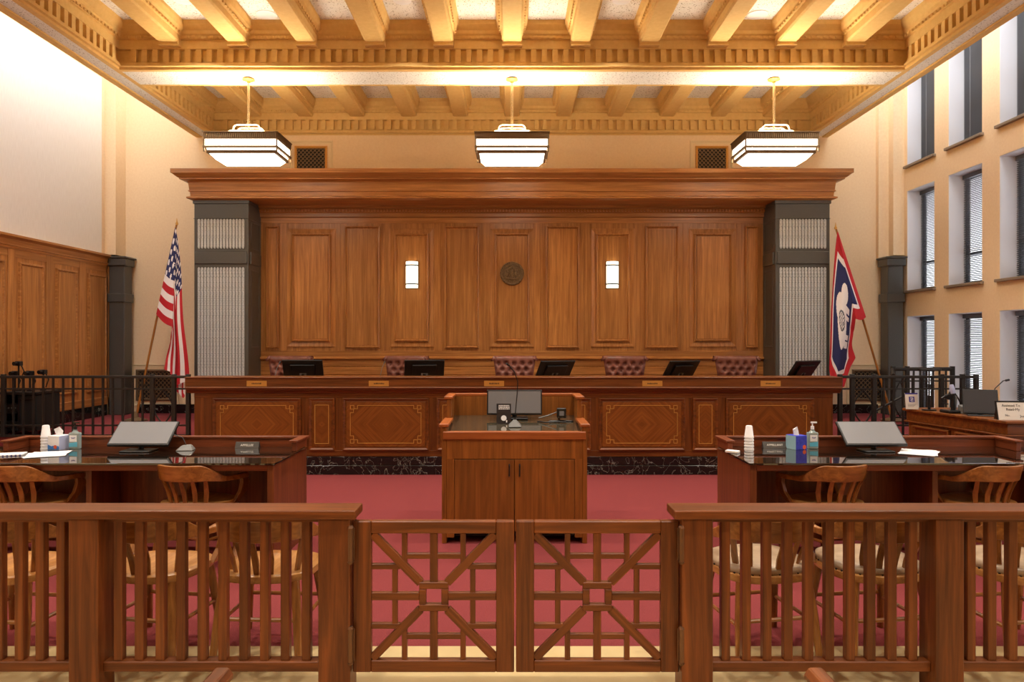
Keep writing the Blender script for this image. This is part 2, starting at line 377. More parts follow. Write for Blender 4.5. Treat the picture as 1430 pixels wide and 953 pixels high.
# big dentils
PD = .1355
den = M().box(-.034, .034, -.001, .049, 0, .16).mesh('dentil', MT['gold'])
def dentils(x0, y0, dx, dy, n, rz):
    for k in range(n): link('dentil', den, ce, (x0 + dx * k, y0 + dy * k, Z0 + .095), (0, 0, rz))
n = int(2 * (XI - .1) / PD)
for yy in (Y1, Y_BACK - .07): dentils(-(n - 1) / 2 * PD, yy, PD, 0, n, 0)
for s in (-1, 1):
    dentils(s * XI, Y1 - .12, 0, -PD, 22, -s * math.pi / 2)
    dentils(s * XI, Y_BACK - .15, 0, -PD, 16, -s * math.pi / 2)
# beams
bw = .125
beam_prof = [(-bw, ZB + .02), (-bw + .02, ZB), (bw - .02, ZB), (bw, ZB + .02), (bw, ZB + .10), (bw + .02, ZB + .105), (bw + .02, ZB + .14), (bw + .05, ZB + .17), (bw + .07, ZB + .23), (bw + .07, ZT),
             (-bw - .07, ZT), (-bw - .07, ZB + .23), (-bw - .05, ZB + .17), (-bw - .02, ZB + .14), (-bw - .02, ZB + .105), (-bw, ZB + .10)]
bf = M().prism(beam_prof, -4, Y1 - .02).mesh('beam', MT['gold']); bb = M().prism(beam_prof, Y2 + .02, Y_BACK - .07).mesh('beam', MT['gold'])
br = M().box(-bw, bw, -.1, 0, ZB - .035, ZB + .03).mesh('bracket', MT['gold'])
eg = M(); bx = []
for k in range(-5, 6):
    x = .853 * k
    link('beam', bf, ce, (x, 0, 0)); link('beam', bb, ce, (x, 0, 0))
    link('bracket', br, ce, (x, Y1 + .0, 0)); bx.append(x)
    for s in (-1, 1):
        for a, c in ((6.6, Y1 - .1), (Y2 + .1, Y_BACK - .15)):
            yy = a
            while yy < c:
                eg.box(x + s * (bw + .018), x + s * (bw + .036), yy, yy + .035, ZB + .108, ZB + .135); yy += .07
xs = -XI + .1
while xs < XI - .1:
    if all(abs(xs + .02 - q) > .18 for q in bx):
        for yy in (Y1, Y_BACK - .07): eg.box(xs, xs + .04, yy - .05, yy - .028, ZB + .07, ZB + .097)
    xs += .075
for s in (-1, 1):
    for a, c in ((6.2, Y1 - .1), (Y2 + .1, Y_BACK - .15)):
        yy = a
        while yy < c: eg.box(s * (XI - .05), s * (XI - .028), yy, yy + .035, ZB + .07, ZB + .097); yy += .07
tag(eg.to('small_dentils', 'gold', ce, recalc=False), kind='stuff')

# downlights, speakers, sprinklers
dl = thing('downlight', 'round white recessed downlight glowing between the ceiling beams', 'downlight', (-1.28, 8.35, ZT), group='recessed downlights in the coffer')
M().lathe([(.085, 0), (.105, 0), (.11, -.008), (.085, -.012)], 24).to('trim_ring', 'white', dl, smooth=True)
M().lathe([(.001, -.002), (.086, -.002), (.086, -.006), (.001, -.006)], 24).to('lens', 'lens', dl)
def dl_light(par):
    l = bpy.data.lights.new('downlight_bulb', 'SPOT'); l.energy = 170 * LAMP; l.spot_size = R(110); l.spot_blend = .7; l.color = (1, .92, .80); l.shadow_soft_size = .08
    o = bpy.data.objects.new('downlight_bulb', l); C.objects.link(o); o.parent = par; o.location = (0, 0, -.03)
dls = [dl]
for x in (-3.84, 1.28, 3.84): dls.append(dup(dl, (x, 8.35, ZT)))
for y in (5.6, 2.6, -.6):  # out-of-view rows, added as fill light for the room
    for x in (-3.84, -1.28, 1.28, 3.84): dls.append(dup(dl, (x, y, ZT), label='unseen recessed downlight added over the public gallery as fill light'))
for d_ in dls: dl_light(d_)
sp = thing('ceiling_speaker', 'flat round grey ceiling loudspeaker on the striped flag side', 'speaker', (-2.99, 8.72, ZT), group='ceiling loudspeakers')
M().lathe([(.001, 0), (.125, 0), (.125, -.008), (.115, -.012), (.001, -.012)], 28).to('grille', 'jamb', sp)
dup(sp, (2.99, 8.72, ZT), label='flat round grey ceiling loudspeaker on the bison flag side')
for x in (-3.9, 3.9):
    k = thing('sprinkler', 'small brass fire sprinkler under the rear coffer beam, %s flag side' % ('striped' if x < 0 else 'bison'), 'sprinkler', (.853 * round(x / .853), 9.95 + .1, ZB), group='fire sprinklers')
    M().lathe([(.03, 0), (.03, -.008), (.008, -.012), (.008, -.04), (.022, -.045), (.022, -.05)], 12).to('head', 'brassdark', k, smooth=True)

# ------------------------------------------------------------------ pendant lamps
def pendant(loc, label):
    t = thing('pendant_lamp', label, 'pendant lamp', loc, group='rectangular bronze pendants')
    # local z = 0 at soffit
    M().lathe([(.001, 0), (.05, 0), (.075, -.012), (.08, -.022), (.06, -.03), (.025, -.04), (.02, -.06), (.001, -.06)], 20).to('canopy', 'brass', t, smooth=True)
    M().cyl((0, 0, -.05), (0, 0, -.74), .016, n=12).to('stem', 'rod', t, smooth=True)
    zt = -.75; w, d = .46, .285
    for hw, z0, zz in ((.25, zt - .02, .075), (.17, zt + .055, .075)):
        path = [(-hw, 0, z0)] + [(-hw + .05 * (1 - math.cos(a)), 0, z0 + zz - .05 + .05 * math.sin(a)) for a in (0, .4, .8, 1.2, 1.57)] + \
               [(hw - .05 * (1 - math.cos(a)), 0, z0 + zz - .05 + .05 * math.sin(a)) for a in (1.57, 1.2, .8, .4, 0)] + [(hw, 0, z0)]
        for yy in (-.07, .07): M().tube([(p[0], yy, p[2]) for p in path], .009, 8).to('hoop', 'cream', t, smooth=True)
    M().box(-.03, .03, -.09, .09, zt - .03, zt - .01).box(-.26, .26, -.02, .02, zt - .04, zt - .02).to('hanger_plate', 'rod', t)
    def ring(z0, z1, w0, d0, th): return M().box(-w0, w0, -d0, -d0 + th, z0, z1).box(-w0, w0, d0 - th, d0, z0, z1).box(-w0, -w0 + th, -d0 + th, d0 - th, z0, z1).box(w0 - th, w0, -d0 + th, d0 - th, z0, z1)
    rim = ring(zt - .11, zt - .02, w, d, .02).to('upper_rim', 'brassdark', t)
    fl = M()
    k = -w + .012
    while k < w - .01:
        fl.box(k, k + .012, -d - .008, -d + .004, zt - .09, zt - .028).box(k, k + .012, d - .004, d + .008, zt - .09, zt - .028); k += .026
    k = -d + .012
    while k < d - .01:
        fl.box(-w - .008, -w + .004, k, k + .012, zt - .09, zt - .028).box(w - .004, w + .008, k, k + .012, zt - .09, zt - .028); k += .026
    tag(fl.to('rim_flutes', 'brassdark', rim), kind='stuff')
    ring(zt - .028, zt - .018, w + .014, d + .014, .03).to('rim_cap', 'brassdark', t)
    g = M()
    for a in ((-1, -1), (-1, 1), (1, -1), (1, 1)): g.box(a[0] * (w - .012), a[0] * (w + .004), a[1] * (d - .012), a[1] * (d + .004), zt - .27, zt - .11)
    g.to('corner_posts', 'brassdark', t)
    ring(zt - .195, zt - .11, w - .01, d - .01, .012).to('glass_band', 'lampglass', t)
    ring(zt - .222, zt - .195, w + .008, d + .008, .03).to('middle_rim', 'brassdark', t)
    ring(zt - .245, zt - .222, w - .03, d - .03, .012).to('glass_slit', 'lampglass', t)
    ring(zt - .282, zt - .245, w - .025, d - .025, .03).to('lower_rim', 'brassdark', t)
    M().add([(-w + .05, -d + .05, zt - .282), (w - .05, -d + .05, zt - .282), (w - .05, d - .05, zt - .282), (-w + .05, d - .05, zt - .282),
             (-w + .11, -d + .11, zt - .345), (w - .11, -d + .11, zt - .345), (w - .11, d - .11, zt - .345), (-w + .11, d - .11, zt - .345)],
            [(4, 5, 6, 7), (0, 1, 5, 4), (1, 2, 6, 5), (2, 3, 7, 6), (3, 0, 4, 7)]).to('bottom_glass', 'lampglass', t)
    M().box(-w + .03, w - .03, -d + .03, d - .03, zt - .10, zt - .09).to('top_glass', 'uplight', t)
    return t
p0 = pendant((0, 9.27, Z0), 'bronze pendant lamp hanging in front of the wall seal')
dup(p0, (-3.41, 9.27, Z0), label='bronze pendant lamp hanging above the striped flag')
dup(p0, (3.39, 9.27, Z0), label='bronze pendant lamp hanging above the bison flag')

# ------------------------------------------------------------------ stone pilasters flanking the backdrop
def pointed(w, h, d):
    return M().add([(-w, 0, 0), (-w, -d, 0), (w, -d, 0), (w, 0, 0)], []).prism([(-w, .02), (0, 0), (w, .02), (w, h - .02), (0, h), (-w, h - .02)], -d, .01)
fl_lo = pointed(.0185, 1.87, .014).mesh('flute', MT['granite']); fl_hi = pointed(.0185, .46, .014).mesh('flute', MT['granite'])
def pilaster(s, label):
    t = thing('stone_pilaster', label, 'pilaster', (s * 4.445, 10.95, PLAT))
    w = .415
    sh = M().box(-w, w, 0, .55, 0, 3.35).to('shaft', 'stone', t, bevel=.006)
    M().box(-w - .015, w + .015, -.02, .55, 3.30, 3.35).box(-w - .008, w + .008, -.012, .55, 3.07, 3.078).to('capital_slab', 'stone', sh, bevel=.004)
    M().box(-w + .02, w - .02, -.022, .5, 2.38, 2.57).box(-w - .022, w + .022, .06, .5, 2.38, 2.57).to('band', 'stone', t, bevel=.006)
    for k in range(15):
        x = (k - 7) * .0482
        link('flute', fl_lo, t, (x, 0, .46)); link('flute', fl_hi, t, (x, 0, 2.61))
    x = -s * (w + .002)
    M().frame_loop([(0, 0), (.012, .006), (.02, 0)], -.18, .18, 1.1, 2.3, 0).frame_loop([(0, 0), (.012, .006), (.02, 0)], -.18, .18, 2.62, 3.05, 0).to('side_frame', 'stone', t, (x, .28, 0), (0, 0, s * -math.pi / 2), recalc=False)
    return t
pilaster(-1, 'dark stone pilaster with pale fluting beside the striped flag')
pilaster(1, 'dark stone pilaster with pale fluting beside the bison flag')
def corner_pier(x0, x1, y0, y1, label):
    t = thing('corner_pier', label, 'pilaster', ((x0 + x1) / 2, (y0 + y1) / 2, PLAT)); w, d = (x1 - x0) / 2, (y1 - y0) / 2
    M().box(-w, w, -d, d, 0, 2.45).to('shaft', 'stone', t, bevel=.01)
    M().box(-w - .03, w + .03, -d - .03, d + .03, 2.42, 2.54).box(-w - .05, w + .05, -d - .05, d + .05, 2.54, 2.57).to('capital', 'stone', t, bevel=.01)
    M().box(-w - .02, w + .02, -d - .02, d + .02, 1.83, 1.97).to('band', 'stone', t, bevel=.008)
corner_pier(-6.53, -6.28, 11.6, 11.84, 'slim dark stone pier at the end of the panelled side wall')
corner_pier(6.09, 6.34, 11.6, 11.84, 'slim dark stone pier in the corner beside the windows')

# ------------------------------------------------------------------ panelled backdrop
YB = 11.5
bd = thing('panelled_backdrop', 'tall walnut panelled backdrop with heavy cornice behind the bench', 'wall panelling', (0, YB, PLAT))
def B(m): return m      # readability only
zl = lambda z: z - PLAT
M().box(-4.03, 4.03, .0, .1, 0, zl(3.82)).to('backboard', 'pan_z', bd)
Xp, Yp, z_ = 4.86, 10.95 - YB, zl
CORN = [(-.02, 3.80), (.02, 3.80), (.085, 3.822), (.085, 3.842), (.04, 3.862), (.045, 3.925), (.065, 3.93), (.065, 3.945), (.052, 3.95), (.065, 4.06), (.075, 4.075), (.16, 4.095), (.16, 4.11), (.18, 4.12), (.235, 4.165), (.25, 4.17), (.25, 4.232), (.0, 4.232)]
rings = [[(-Xp - o, .1, zl(z)), (-Xp - o, Yp - o, zl(z)), (Xp + o, Yp - o, zl(z)), (Xp + o, .1, zl(z))] for o, z in CORN]
m = M(); fs = []
for j in range(len(rings) - 1):
    for k in range(3): fs.append((j * 4 + k, j * 4 + k + 1, j * 4 + 5 + k, j * 4 + 4 + k))
m.add([p for r in rings for p in r], fs + [(len(rings) * 4 - 4, len(rings) * 4 - 3, len(rings) * 4 - 2, len(rings) * 4 - 1), (3, 2, 1, 0)])
m.to('cornice', 'pan_x', bd, recalc=False)
M().prism_x([(.0, zl(3.80)), (-.16, zl(3.80)), (-.16, zl(3.765)), (-.10, zl(3.755)), (-.07, zl(3.70)), (-.05, zl(3.695)), (-.05, zl(3.64)), (-.02, zl(3.63)), (0, zl(3.62))], -4.03, 4.03).to('frieze', 'pan_x', bd)
dn = M(); x = -4.0
while x < 4.0: dn.box(x, x + .025, -.11, -.08, zl(3.715), zl(3.745)); x += .05
tag(dn.to('frieze_dentils', 'pan_x', bd, recalc=False), kind='stuff')
M().box(-4.03, 4.03, -.012, 0, zl(3.54), zl(3.64)).to('rail', 'pan_x', bd, bevel=.003)
M().box(-4.03, 4.03, -.012, 0, zl(1.395), zl(1.49)).to('rail', 'pan_x', bd, bevel=.003)
M().prism_x([(0, zl(1.40)), (-.03, zl(1.40)), (-.05, zl(1.385)), (-.05, zl(1.365)), (-.03, zl(1.355)), (0, zl(1.35))], -4.03, 4.03).to('dado_moulding', 'pan_x', bd)
for z0, z1 in ((1.245, 1.35), (1.11, 1.235), (.45, 1.10)): M().box(-4.03, 4.03, -.015, 0, zl(z0), zl(z1)).to('dado_board', 'pan_x', bd, bevel=.004)
MOLD = [(0, 0), (.003, .042), (.018, .05), (.034, .016), (.044, .016), (.05, .022)]
def bpanel(xc, w, z0, z1, outer=0):
    zc = (z0 + z1) / 2; h = (z1 - z0) / 2
    p = M().box(-w / 2 + .045, w / 2 - .045, -.02, 0, -h + .045, h - .045).to('panel', 'pan_z', bd, (xc, 0, zl(zc)))
    M().frame_loop(MOLD, -w / 2, w / 2, -h, h, 0).to('moulding', 'pan_z', p, recalc=False)
    if outer:
        o = outer
        M().frame_loop([(0, 0), (.0, .018), (.012, .02), (o - .01, .006), (o, .006)], -w / 2 - o, w / 2 + o, -h - o, h + o, 0).to('raised_frame', 'pan_z', p, recalc=False)
pxA = [(483, 530), (622, 668), (763, 808), (902, 946)]
pxB = [(409, 461), (552, 598), (692, 738), (833, 878), (970, 1020)]
for a, c in pxA: bpanel(PX((a + c) / 2, YB), (c - a) * YB / F + .02, 1.535, 3.49)
for a, c in pxB: bpanel(PX((a + c) / 2, YB), (c - a) * YB / F + .02, 1.64, 3.37, .085)
for a, c in ((373, 389), (1041, 1057)): bpanel(PX((a + c) / 2, YB), (c - a) * YB / F + .02, 1.535, 3.49)
for e in (396.5, 471, 541, 611, 679.5, 750, 820.5, 890, 958.5, 1033):
    xc = PX(e, YB); M().box(xc - .055, xc + .055, -.01, 0, zl(1.49), zl(3.54)).to('stile', 'pan_z', bd, bevel=.003)

# wall sconces and seal on the backdrop
def sconce(x, label):
    t = thing('wall_sconce', label, 'wall lamp', (x, YB - .022, PZ(402, 11.4)), group='wall sconces on the backdrop')
    arc = [(.1 * math.cos(a) * .98, -.105 * math.sin(a)) for a in [math.pi * k / 14 for k in range(15)]]
    M().prism_z(arc, .0, .42).to('glass_shade', 'sconceglass', t, smooth=True)
    arc2 = [(q[0] * 1.05, q[1] * 1.06) for q in arc]
    for z0, z1 in ((.05, .07), (.35, .37)): M().prism_z(arc2, z0, z1).to('band', 'iron', t)
    M().box(-.11, .11, -.015, .0, -.012, .432).to('backplate', 'brassdark', t, bevel=.003)
    return t
s0 = sconce(PX(574.5, 11.4), 'lit half-round sconce on the panel between the flag pilaster and the seal')
s0['label'] = 'lit half-round glass sconce on the striped flag side of the seal'
dup(s0, (PX(856, 11.4), YB - .022, PZ(402, 11.4)), label='lit half-round glass sconce on the bison flag side of the seal')
se = thing('wall_seal', 'round dark bronze seal in relief on the centre backdrop panel', 'seal', (PX(715, 11.45), YB - .022, PZ(382, 11.45)))
M().lathe([(.001, 0), (.19, 0), (.192, -.012), (.18, -.03), (.165, -.03), (.16, -.018), (.13, -.018), (.125, -.026), (.118, -.02), (.001, -.02)], 40, axis='y').to('disc', 'seal', se, smooth=True)
rl = M().cyl((0, -.02, -.07), (0, -.045, -.07), .03, n=10)
rl.tube([(0, -.03, -.06), (0, -.042, 0), (0, -.035, .06)], [.02, .03, .012], 8).tube([(-.075, -.03, -.05), (-.06, -.038, .0), (-.065, -.03, .035)], [.014, .02, .012], 8)
rl.tube([(.075, -.03, -.05), (.06, -.038, .0), (.065, -.03, .035)], [.014, .02, .012], 8).tube([(-.1, -.022, -.075), (0, -.034, -.09), (.1, -.022, -.075)], .012, 8)
rl.tube([(-.04, -.025, .075), (0, -.034, .09), (.04, -.025, .075)], .012, 8)
rl.to('relief_figures', 'seal', se, smooth=True)
ltr = M()
for k in range(30):
    a = 2 * math.pi * k / 30; c, s = math.cos(a) * .145, math.sin(a) * .145
    ltr.box(c - .008, c + .008, -.03, -.016, s - .008, s + .008)
tag(ltr.to('rim_lettering', 'brassdark', se), kind='stuff')

# ------------------------------------------------------------------ wall vents
def vent(xc, zc, w, h, d, label, trim):
    t = thing('wall_vent', label, 'vent', (xc, d, zc - h / 2))
    M().box(-w / 2, w / 2, -.006, .0, 0, h).to('backing', 'dark', t)
    fw = .04
    M().frame_loop([(0, 0), (0, .02), (fw * .6, .026), (fw, .012), (fw, 0)], -w / 2, w / 2, 0, h, 0).to('frame', 'brass' if trim == 0 else 'brassdark', t, recalc=False)
    g = M(); s = .07; iw, ih = w / 2 - fw, h - 2 * fw
    def seg(a, c):
        d_ = Vector((c[0] - a[0], 0, c[1] - a[1])); n_ = Vector((-d_.z, 0, d_.x)).normalized() * .006
        g.add([(a[0] + n_.x, -.014, a[1] + n_.z), (a[0] - n_.x, -.014, a[1] - n_.z), (c[0] - n_.x, -.014, c[1] - n_.z), (c[0] + n_.x, -.014, c[1] + n_.z),
               (a[0] + n_.x, -.008, a[1] + n_.z), (a[0] - n_.x, -.008, a[1] - n_.z), (c[0] - n_.x, -.008, c[1] - n_.z), (c[0] + n_.x, -.008, c[1] + n_.z)], [(0, 1, 2, 3), (0, 3, 7, 4), (1, 2, 6, 5)])
    nx = max(2, round(2 * iw / s)); nz = max(2, round(ih / s)); sx, sz = 2 * iw / nx, ih / nz
    for i in range(nx):
        for j in range(nz):
            x0, z0 = -iw + i * sx, fw + j * sz
            seg((x0, z0), (x0 + sx, z0 + sz)); seg((x0 + sx, z0), (x0, z0 + sz))
            g.box(x0 + sx / 2 - .013, x0 + sx / 2 + .013, -.018, -.008, z0 + sz / 2 - .013, z0 + sz / 2 + .013)
    tag(g.to('lattice_grille', 'brassdark', t, recalc=False), kind='stuff')
    M().frame_loop([(0, 0), (0, .015), (.02, .015), (.03, .004), (.06, .004)], -w / 2 - .09, w / 2 + .09, -.09, h + .09, 0).to('plaster_surround', 'whitetrim', t, recalc=False)
vent(PX(434.5, 11.84), PZ(222, 11.84), .54, .42, 11.838, 'brass lattice vent above the cornice near the striped flag', 0)
vent(PX(994, 11.84), PZ(222, 11.84), .54, .42, 11.838, 'brass lattice vent above the cornice near the bison flag', 0)
vent(PX(216.5, 11.9), PZ(538, 11.9), .62, .52, 11.898, 'bronze lattice vent low on the wall behind the striped flag pole', 1)
vent(PX(1214, 11.9), PZ(538, 11.9), .58, .52, 11.898, 'bronze lattice vent low on the wall behind the bison flag pole', 1)

# ------------------------------------------------------------------ judges' bench
XB = .02; YF = 8.85
be = thing('judges_bench', 'long walnut judges bench with brass inlaid panels on black marble', 'bench desk', (XB, YF, 0))
hw = 3.945
M().box(-hw, hw, 0, .06, .22, 1.05).to('front_board', 'ben_z', be)
for s in (-1, 1): M().box(s * hw, s * (hw - .06), .06, 1.0, .22, 1.0).to('end_board', 'ben_z', be, bevel=.004)
M().box(-hw - .01, hw + .01, -.03, .3, 0, .115).to('marble_base', 'marble', be, bevel=.004)
M().box(-hw, hw, -.015, .3, .115, .222).to('marble_base', 'marble', be, bevel=.004)
M().prism_x([(.05, 1.02), (-.01, 1.005), (-.03, 1.01), (-.035, 1.03), (-.055, 1.045), (-.055, 1.062), (-.085, 1.068), (-.085, 1.08), (-.07, 1.086), (-.07, 1.19), (-.085, 1.193), (-.085, 1.207), (.3, 1.207), (.3, 1.05), (.05, 1.05)], -hw - .085, hw + .085).to('ledge', 'ben_x', be, bevel=.003)
M().box(-hw, hw, .3, 1.0, 1.0, 1.05).to('desktop', 'ben_x', be)
M().box(-hw, hw, -.008, 0, .222, .30).to('rail', 'ben_x', be, bevel=.003); M().box(-hw, hw, -.008, 0, .95, 1.02).to('rail', 'ben_x', be, bevel=.003)
def inlay_big(w, h):
    g = M(); c = .105; q = .045; t = .0055
    def ln(x0, z0, x1, z1): g.box(min(x0, x1) - t / 2, max(x0, x1) + t / 2, -.0265, -.02, min(z0, z1) - t / 2, max(z0, z1) + t / 2)
    for sx in (-1, 1):
        for sz in (-1, 1):
            X, Z = sx * w, sz * h
            ln(X, Z, X - sx * q, Z); ln(X, Z, X, Z - sz * q); ln(X - sx * q, Z, X - sx * q, Z - sz * q); ln(X, Z - sz * q, X - sx * q, Z - sz * q)
            ln(X - sx * q, Z - sz * q * .9, X - sx * 2 * q, Z - sz * q * .9); ln(X - sx * 2 * q, Z, X - sx * 2 * q, Z - sz * q * .9)
            ln(X - sx * q * .9, Z - sz * q, X - sx * q * .9, Z - sz * 2 * q); ln(X, Z - sz * 2 * q, X - sx * q * .9, Z - sz * 2 * q)
    for sz in (-1, 1): ln(-w + 2 * q, sz * h, w - 2 * q, sz * h)
    for sx in (-1, 1): ln(sx * w, -h + 2 * q, sx * w, h - 2 * q)
    return g
def bench_panel(x0, x1, big):
    a, c = PX(x0, YF) - XB, PX(x1, YF) - XB; w = (c - a) / 2; z0, z1 = .30, .945; h = (z1 - z0) / 2
    p = M().box(-w + .04, w - .04, -.02, 0, -h + .04, h - .04).to('panel', 'chev', be, ((a + c) / 2, 0, (z0 + z1) / 2))
    M().frame_loop([(0, 0), (.0, .03), (.012, .034), (.03, .02), (.042, .02), (.045, .022)], -w, w, -h, h, 0).to('moulding', 'ben_x', p, recalc=False)
    if big: inlay_big(w - .095, h - .09).to('brass_inlay', 'inlay', p)
    else:
        g = M(); iw, ih, t = w - .075, h - .085, .0055
        for s in (-1, 1): g.box(-iw, iw, -.0265, -.02, s * ih - t / 2, s * ih + t / 2).box(s * iw - t / 2, s * iw + t / 2, -.0265, -.02, -ih, ih)
        g.to('brass_inlay', 'inlay', p)
for a, c in ((298, 421), (479, 599), (657, 777), (836, 956), (1013, 1136)): bench_panel(a, c, True)
for a, c in ((432, 468), (610, 645), (789, 825), (967, 1002)): bench_panel(a, c, False)
for xa in (358.5, 529, 690, 911, 1076):
    x = PX(xa, 8.78) - XB
    p = M().box(-.123, .123, -.003, 0, -.034, .034).to('nameplate', 'brass', be, (x, -.0705, 1.128))
    g = M(); k = -.06; random.seed(int(xa))
    while k < .06:
        ww = random.uniform(.004, .009); g.box(k, k + ww, -.0036, -.003, -.008, random.choice((.006, .010))); k += ww + .004
    g.to('engraved_marks', 'ink', p)

# ------------------------------------------------------------------ monitors
def monitor(name, label, loc, w, h, tilt, yaw, scr='screen', stand=.1, tagplate=True, group=None):
    # screen faces local -y (towards the gallery) and leans back by tilt
    t = thing(name, label, 'monitor', loc, yaw, group)
    pv = M().box(-w / 2, w / 2, -.012, .012, 0, h).box(-w * .3, w * .3, .012, .035, h * .2, h * .8).to('screen_housing', 'black', t, (0, 0, stand), (-tilt, 0, 0), bevel=.004)
    M().box(-w / 2 + .012, w / 2 - .012, -.0145, -.012, .016, h - .012).to('screen', scr, pv)
    if tagplate: M().box(-.045, .045, .035, .037, h * .3, h * .42).to('rating_label', 'grey', pv)
    M().tube([(0, .06, .01), (0, .055, stand * .8), (0, .03 + h * .35 * math.sin(tilt), stand + h * .35 * math.cos(tilt))], .022, 8).to('stand_neck', 'black', t, bevel=.004)
    M().box(-.12, .12, -.06, .11, 0, .012).to('stand_foot', 'black', t, bevel=.005)
    return t
zdt = 1.05
jm = [(425, 2, 'nearest the striped flag'), (592, 12, 'second from the striped flag'), (770, 28, 'right behind the lectern'),
      (944, 30, 'second from the bison flag'), (1113, 34, 'nearest the bison flag')]
for px, yaw, w_ in jm:
    monitor('bench_monitor', 'black monitor seen from behind on the bench ' + w_, (PX(px, 9.45), 9.45, zdt), .52, .30, R(22 if yaw < 20 else 36), math.pi + R(yaw), stand=(.075 if yaw < 20 else .10), group='monitors on the judges bench')

# ------------------------------------------------------------------ tufted chairs behind the bench
def tufted_chair(loc, label):
    t = thing('tufted_chair', label, 'chair', loc, 0, 'tufted leather chairs behind the bench')
    W_, n, mrows = .32, 56, 50
    g = M(); idx = {}
    but = []
    for r in range(4):
        for c in range(-3, 4):
            x = c * .115 + (.0575 if r % 2 else 0)
            if abs(x) < .27: but.append((x, .87 - r * .085))
    for j in range(mrows + 1):
        v = j / mrows
        for i in range(n + 1):
            u = i / n * 2 - 1
            x = u * W_ * (.86 + .14 * min(1, max(0, (v - .45) / .5)))
            if v < .82: z = .42 + (v / .82) * .52; y = .06 * v
            else:
                a = (v - .82) / .18 * math.pi * 1.25; z = .94 + .045 * math.sin(a); y = .05 + .055 * (1 - math.cos(a))
            dent = 0
            for bx_, bz in but: 
                q = ((x - bx_) ** 2 + (z - bz) ** 2) / .0009
                if q < 9: dent += math.exp(-q)
            rid = 0
            for bx_, bz in but:
                for dx in (-.0575, .0575):
                    pass
            puff = .018 * (1 - min(1, abs(u)) ** 6)
            y2 = y - puff + .05 * dent + .035 * max(0, abs(u) - .85) / .15
            g.v.append((x, y2, z))
    for j in range(mrows):
        for i in range(n):
            a = j * (n + 1) + i; g.f.append((a, a + 1, a + n + 2, a + n + 1)); g.mi.append(0)
    bk = g.to('backrest', 'leather', t, smooth='all', recalc=False)
    bt = M()
    for x, z in but: bt.lathe([(.001, -.006), (.008, -.004), (.009, 0), (.001, .004)], 8, (x, .045 * 0 + .035, z), axis='y')
    tag(bt.to('tufting_buttons', 'leather', bk, smooth=True), kind='stuff')
    M().box(-.27, .27, .07, .12, .4, .96).to('back_shell', 'leather', t, bevel=.02, seg=3)
    for s in (-1, 1): M().tube([(s * .3, .095, .93), (s * .325, .095, .955)], [.045, .04], 14).to('scroll_end', 'leather', t, smooth=True)
    M().box(-.27, .27, -.45, .06, .36, .48).to('seat', 'leather', t, bevel=.03, seg=3)
    for s in (-1, 1): M().box(s * .27, s * .34, -.42, .05, .42, .64).to('arm', 'leather', t, bevel=.03, seg=3)
    M().cyl((0, -.2, .06), (0, -.2, .37), .03).to('pedestal', 'black', t, smooth=True)
    bs = M()
    for k in range(5):
        a = 2 * math.pi * k / 5; bs.tube([(0, -.2, .1), (.3 * math.cos(a), -.2 + .3 * math.sin(a), .04)], [.025, .018], 8)
    bs.to('star_base', 'black', t, smooth=True)
    return t
tl = ['next to the striped flag pilaster', 'beside the second bench monitor from the striped flag', 'directly behind the lectern under the wall seal', 'beside the second bench monitor from the bison flag', 'next to the bison flag pilaster']
tc0 = None
for px, l_ in zip((402, 566, 718, 873, 1030), tl):
    loc = (PX(px, 10.35), 10.35, PLAT); lb = 'tufted oxblood leather chair behind the bench ' + l_
    if tc0 is None: tc0 = tufted_chair(loc, lb)
    else: dup(tc0, loc, R(random.uniform(-8, 8)), lb)
# desk phones and microphones on the bench
for px, l_ in ((650, 'between the second chair and the centre chair'), (466, 'beside the monitor near the striped flag pilaster'), (985, 'beside the second monitor from the bison flag')):
    t = thing('desk_phone', 'black desk phone on the bench ' + l_, 'phone', (PX(px, 9.35), 9.35, zdt))
    M().prism_x([(-.1, 0), (.1, 0), (.1, .03), (-.1, .12)], -.09, .09).to('phone_body', 'black', t, bevel=.008)
    M().tube([(-.07, -.09, .13), (-.07, 0, .11), (-.07, .09, .07)], .018, 8).to('handset', 'black', t, smooth=True)
for px, l_ in ((383, 'next to the striped flag pilaster'), (530, 'beside the second chair from the striped flag')):
    t = thing('bench_microphone', 'thin gooseneck microphone on the bench ' + l_, 'microphone', (PX(px, 9.5), 9.5, zdt))
    M().lathe([(.001, 0), (.05, 0), (.05, .015), (.012, .03), (.001, .03)], 14).to('base', 'black', t, smooth=True)
    M().tube([(0, 0, .02), (.005, 0, .12), (.03, .02, .24), (.05, .05, .30)], .004, 6).to('gooseneck', 'grey', t, smooth=True)
    M().tube([(.05, .05, .30), (.062, .07, .33)], .009, 8).to('capsule', 'black', t, smooth=True)

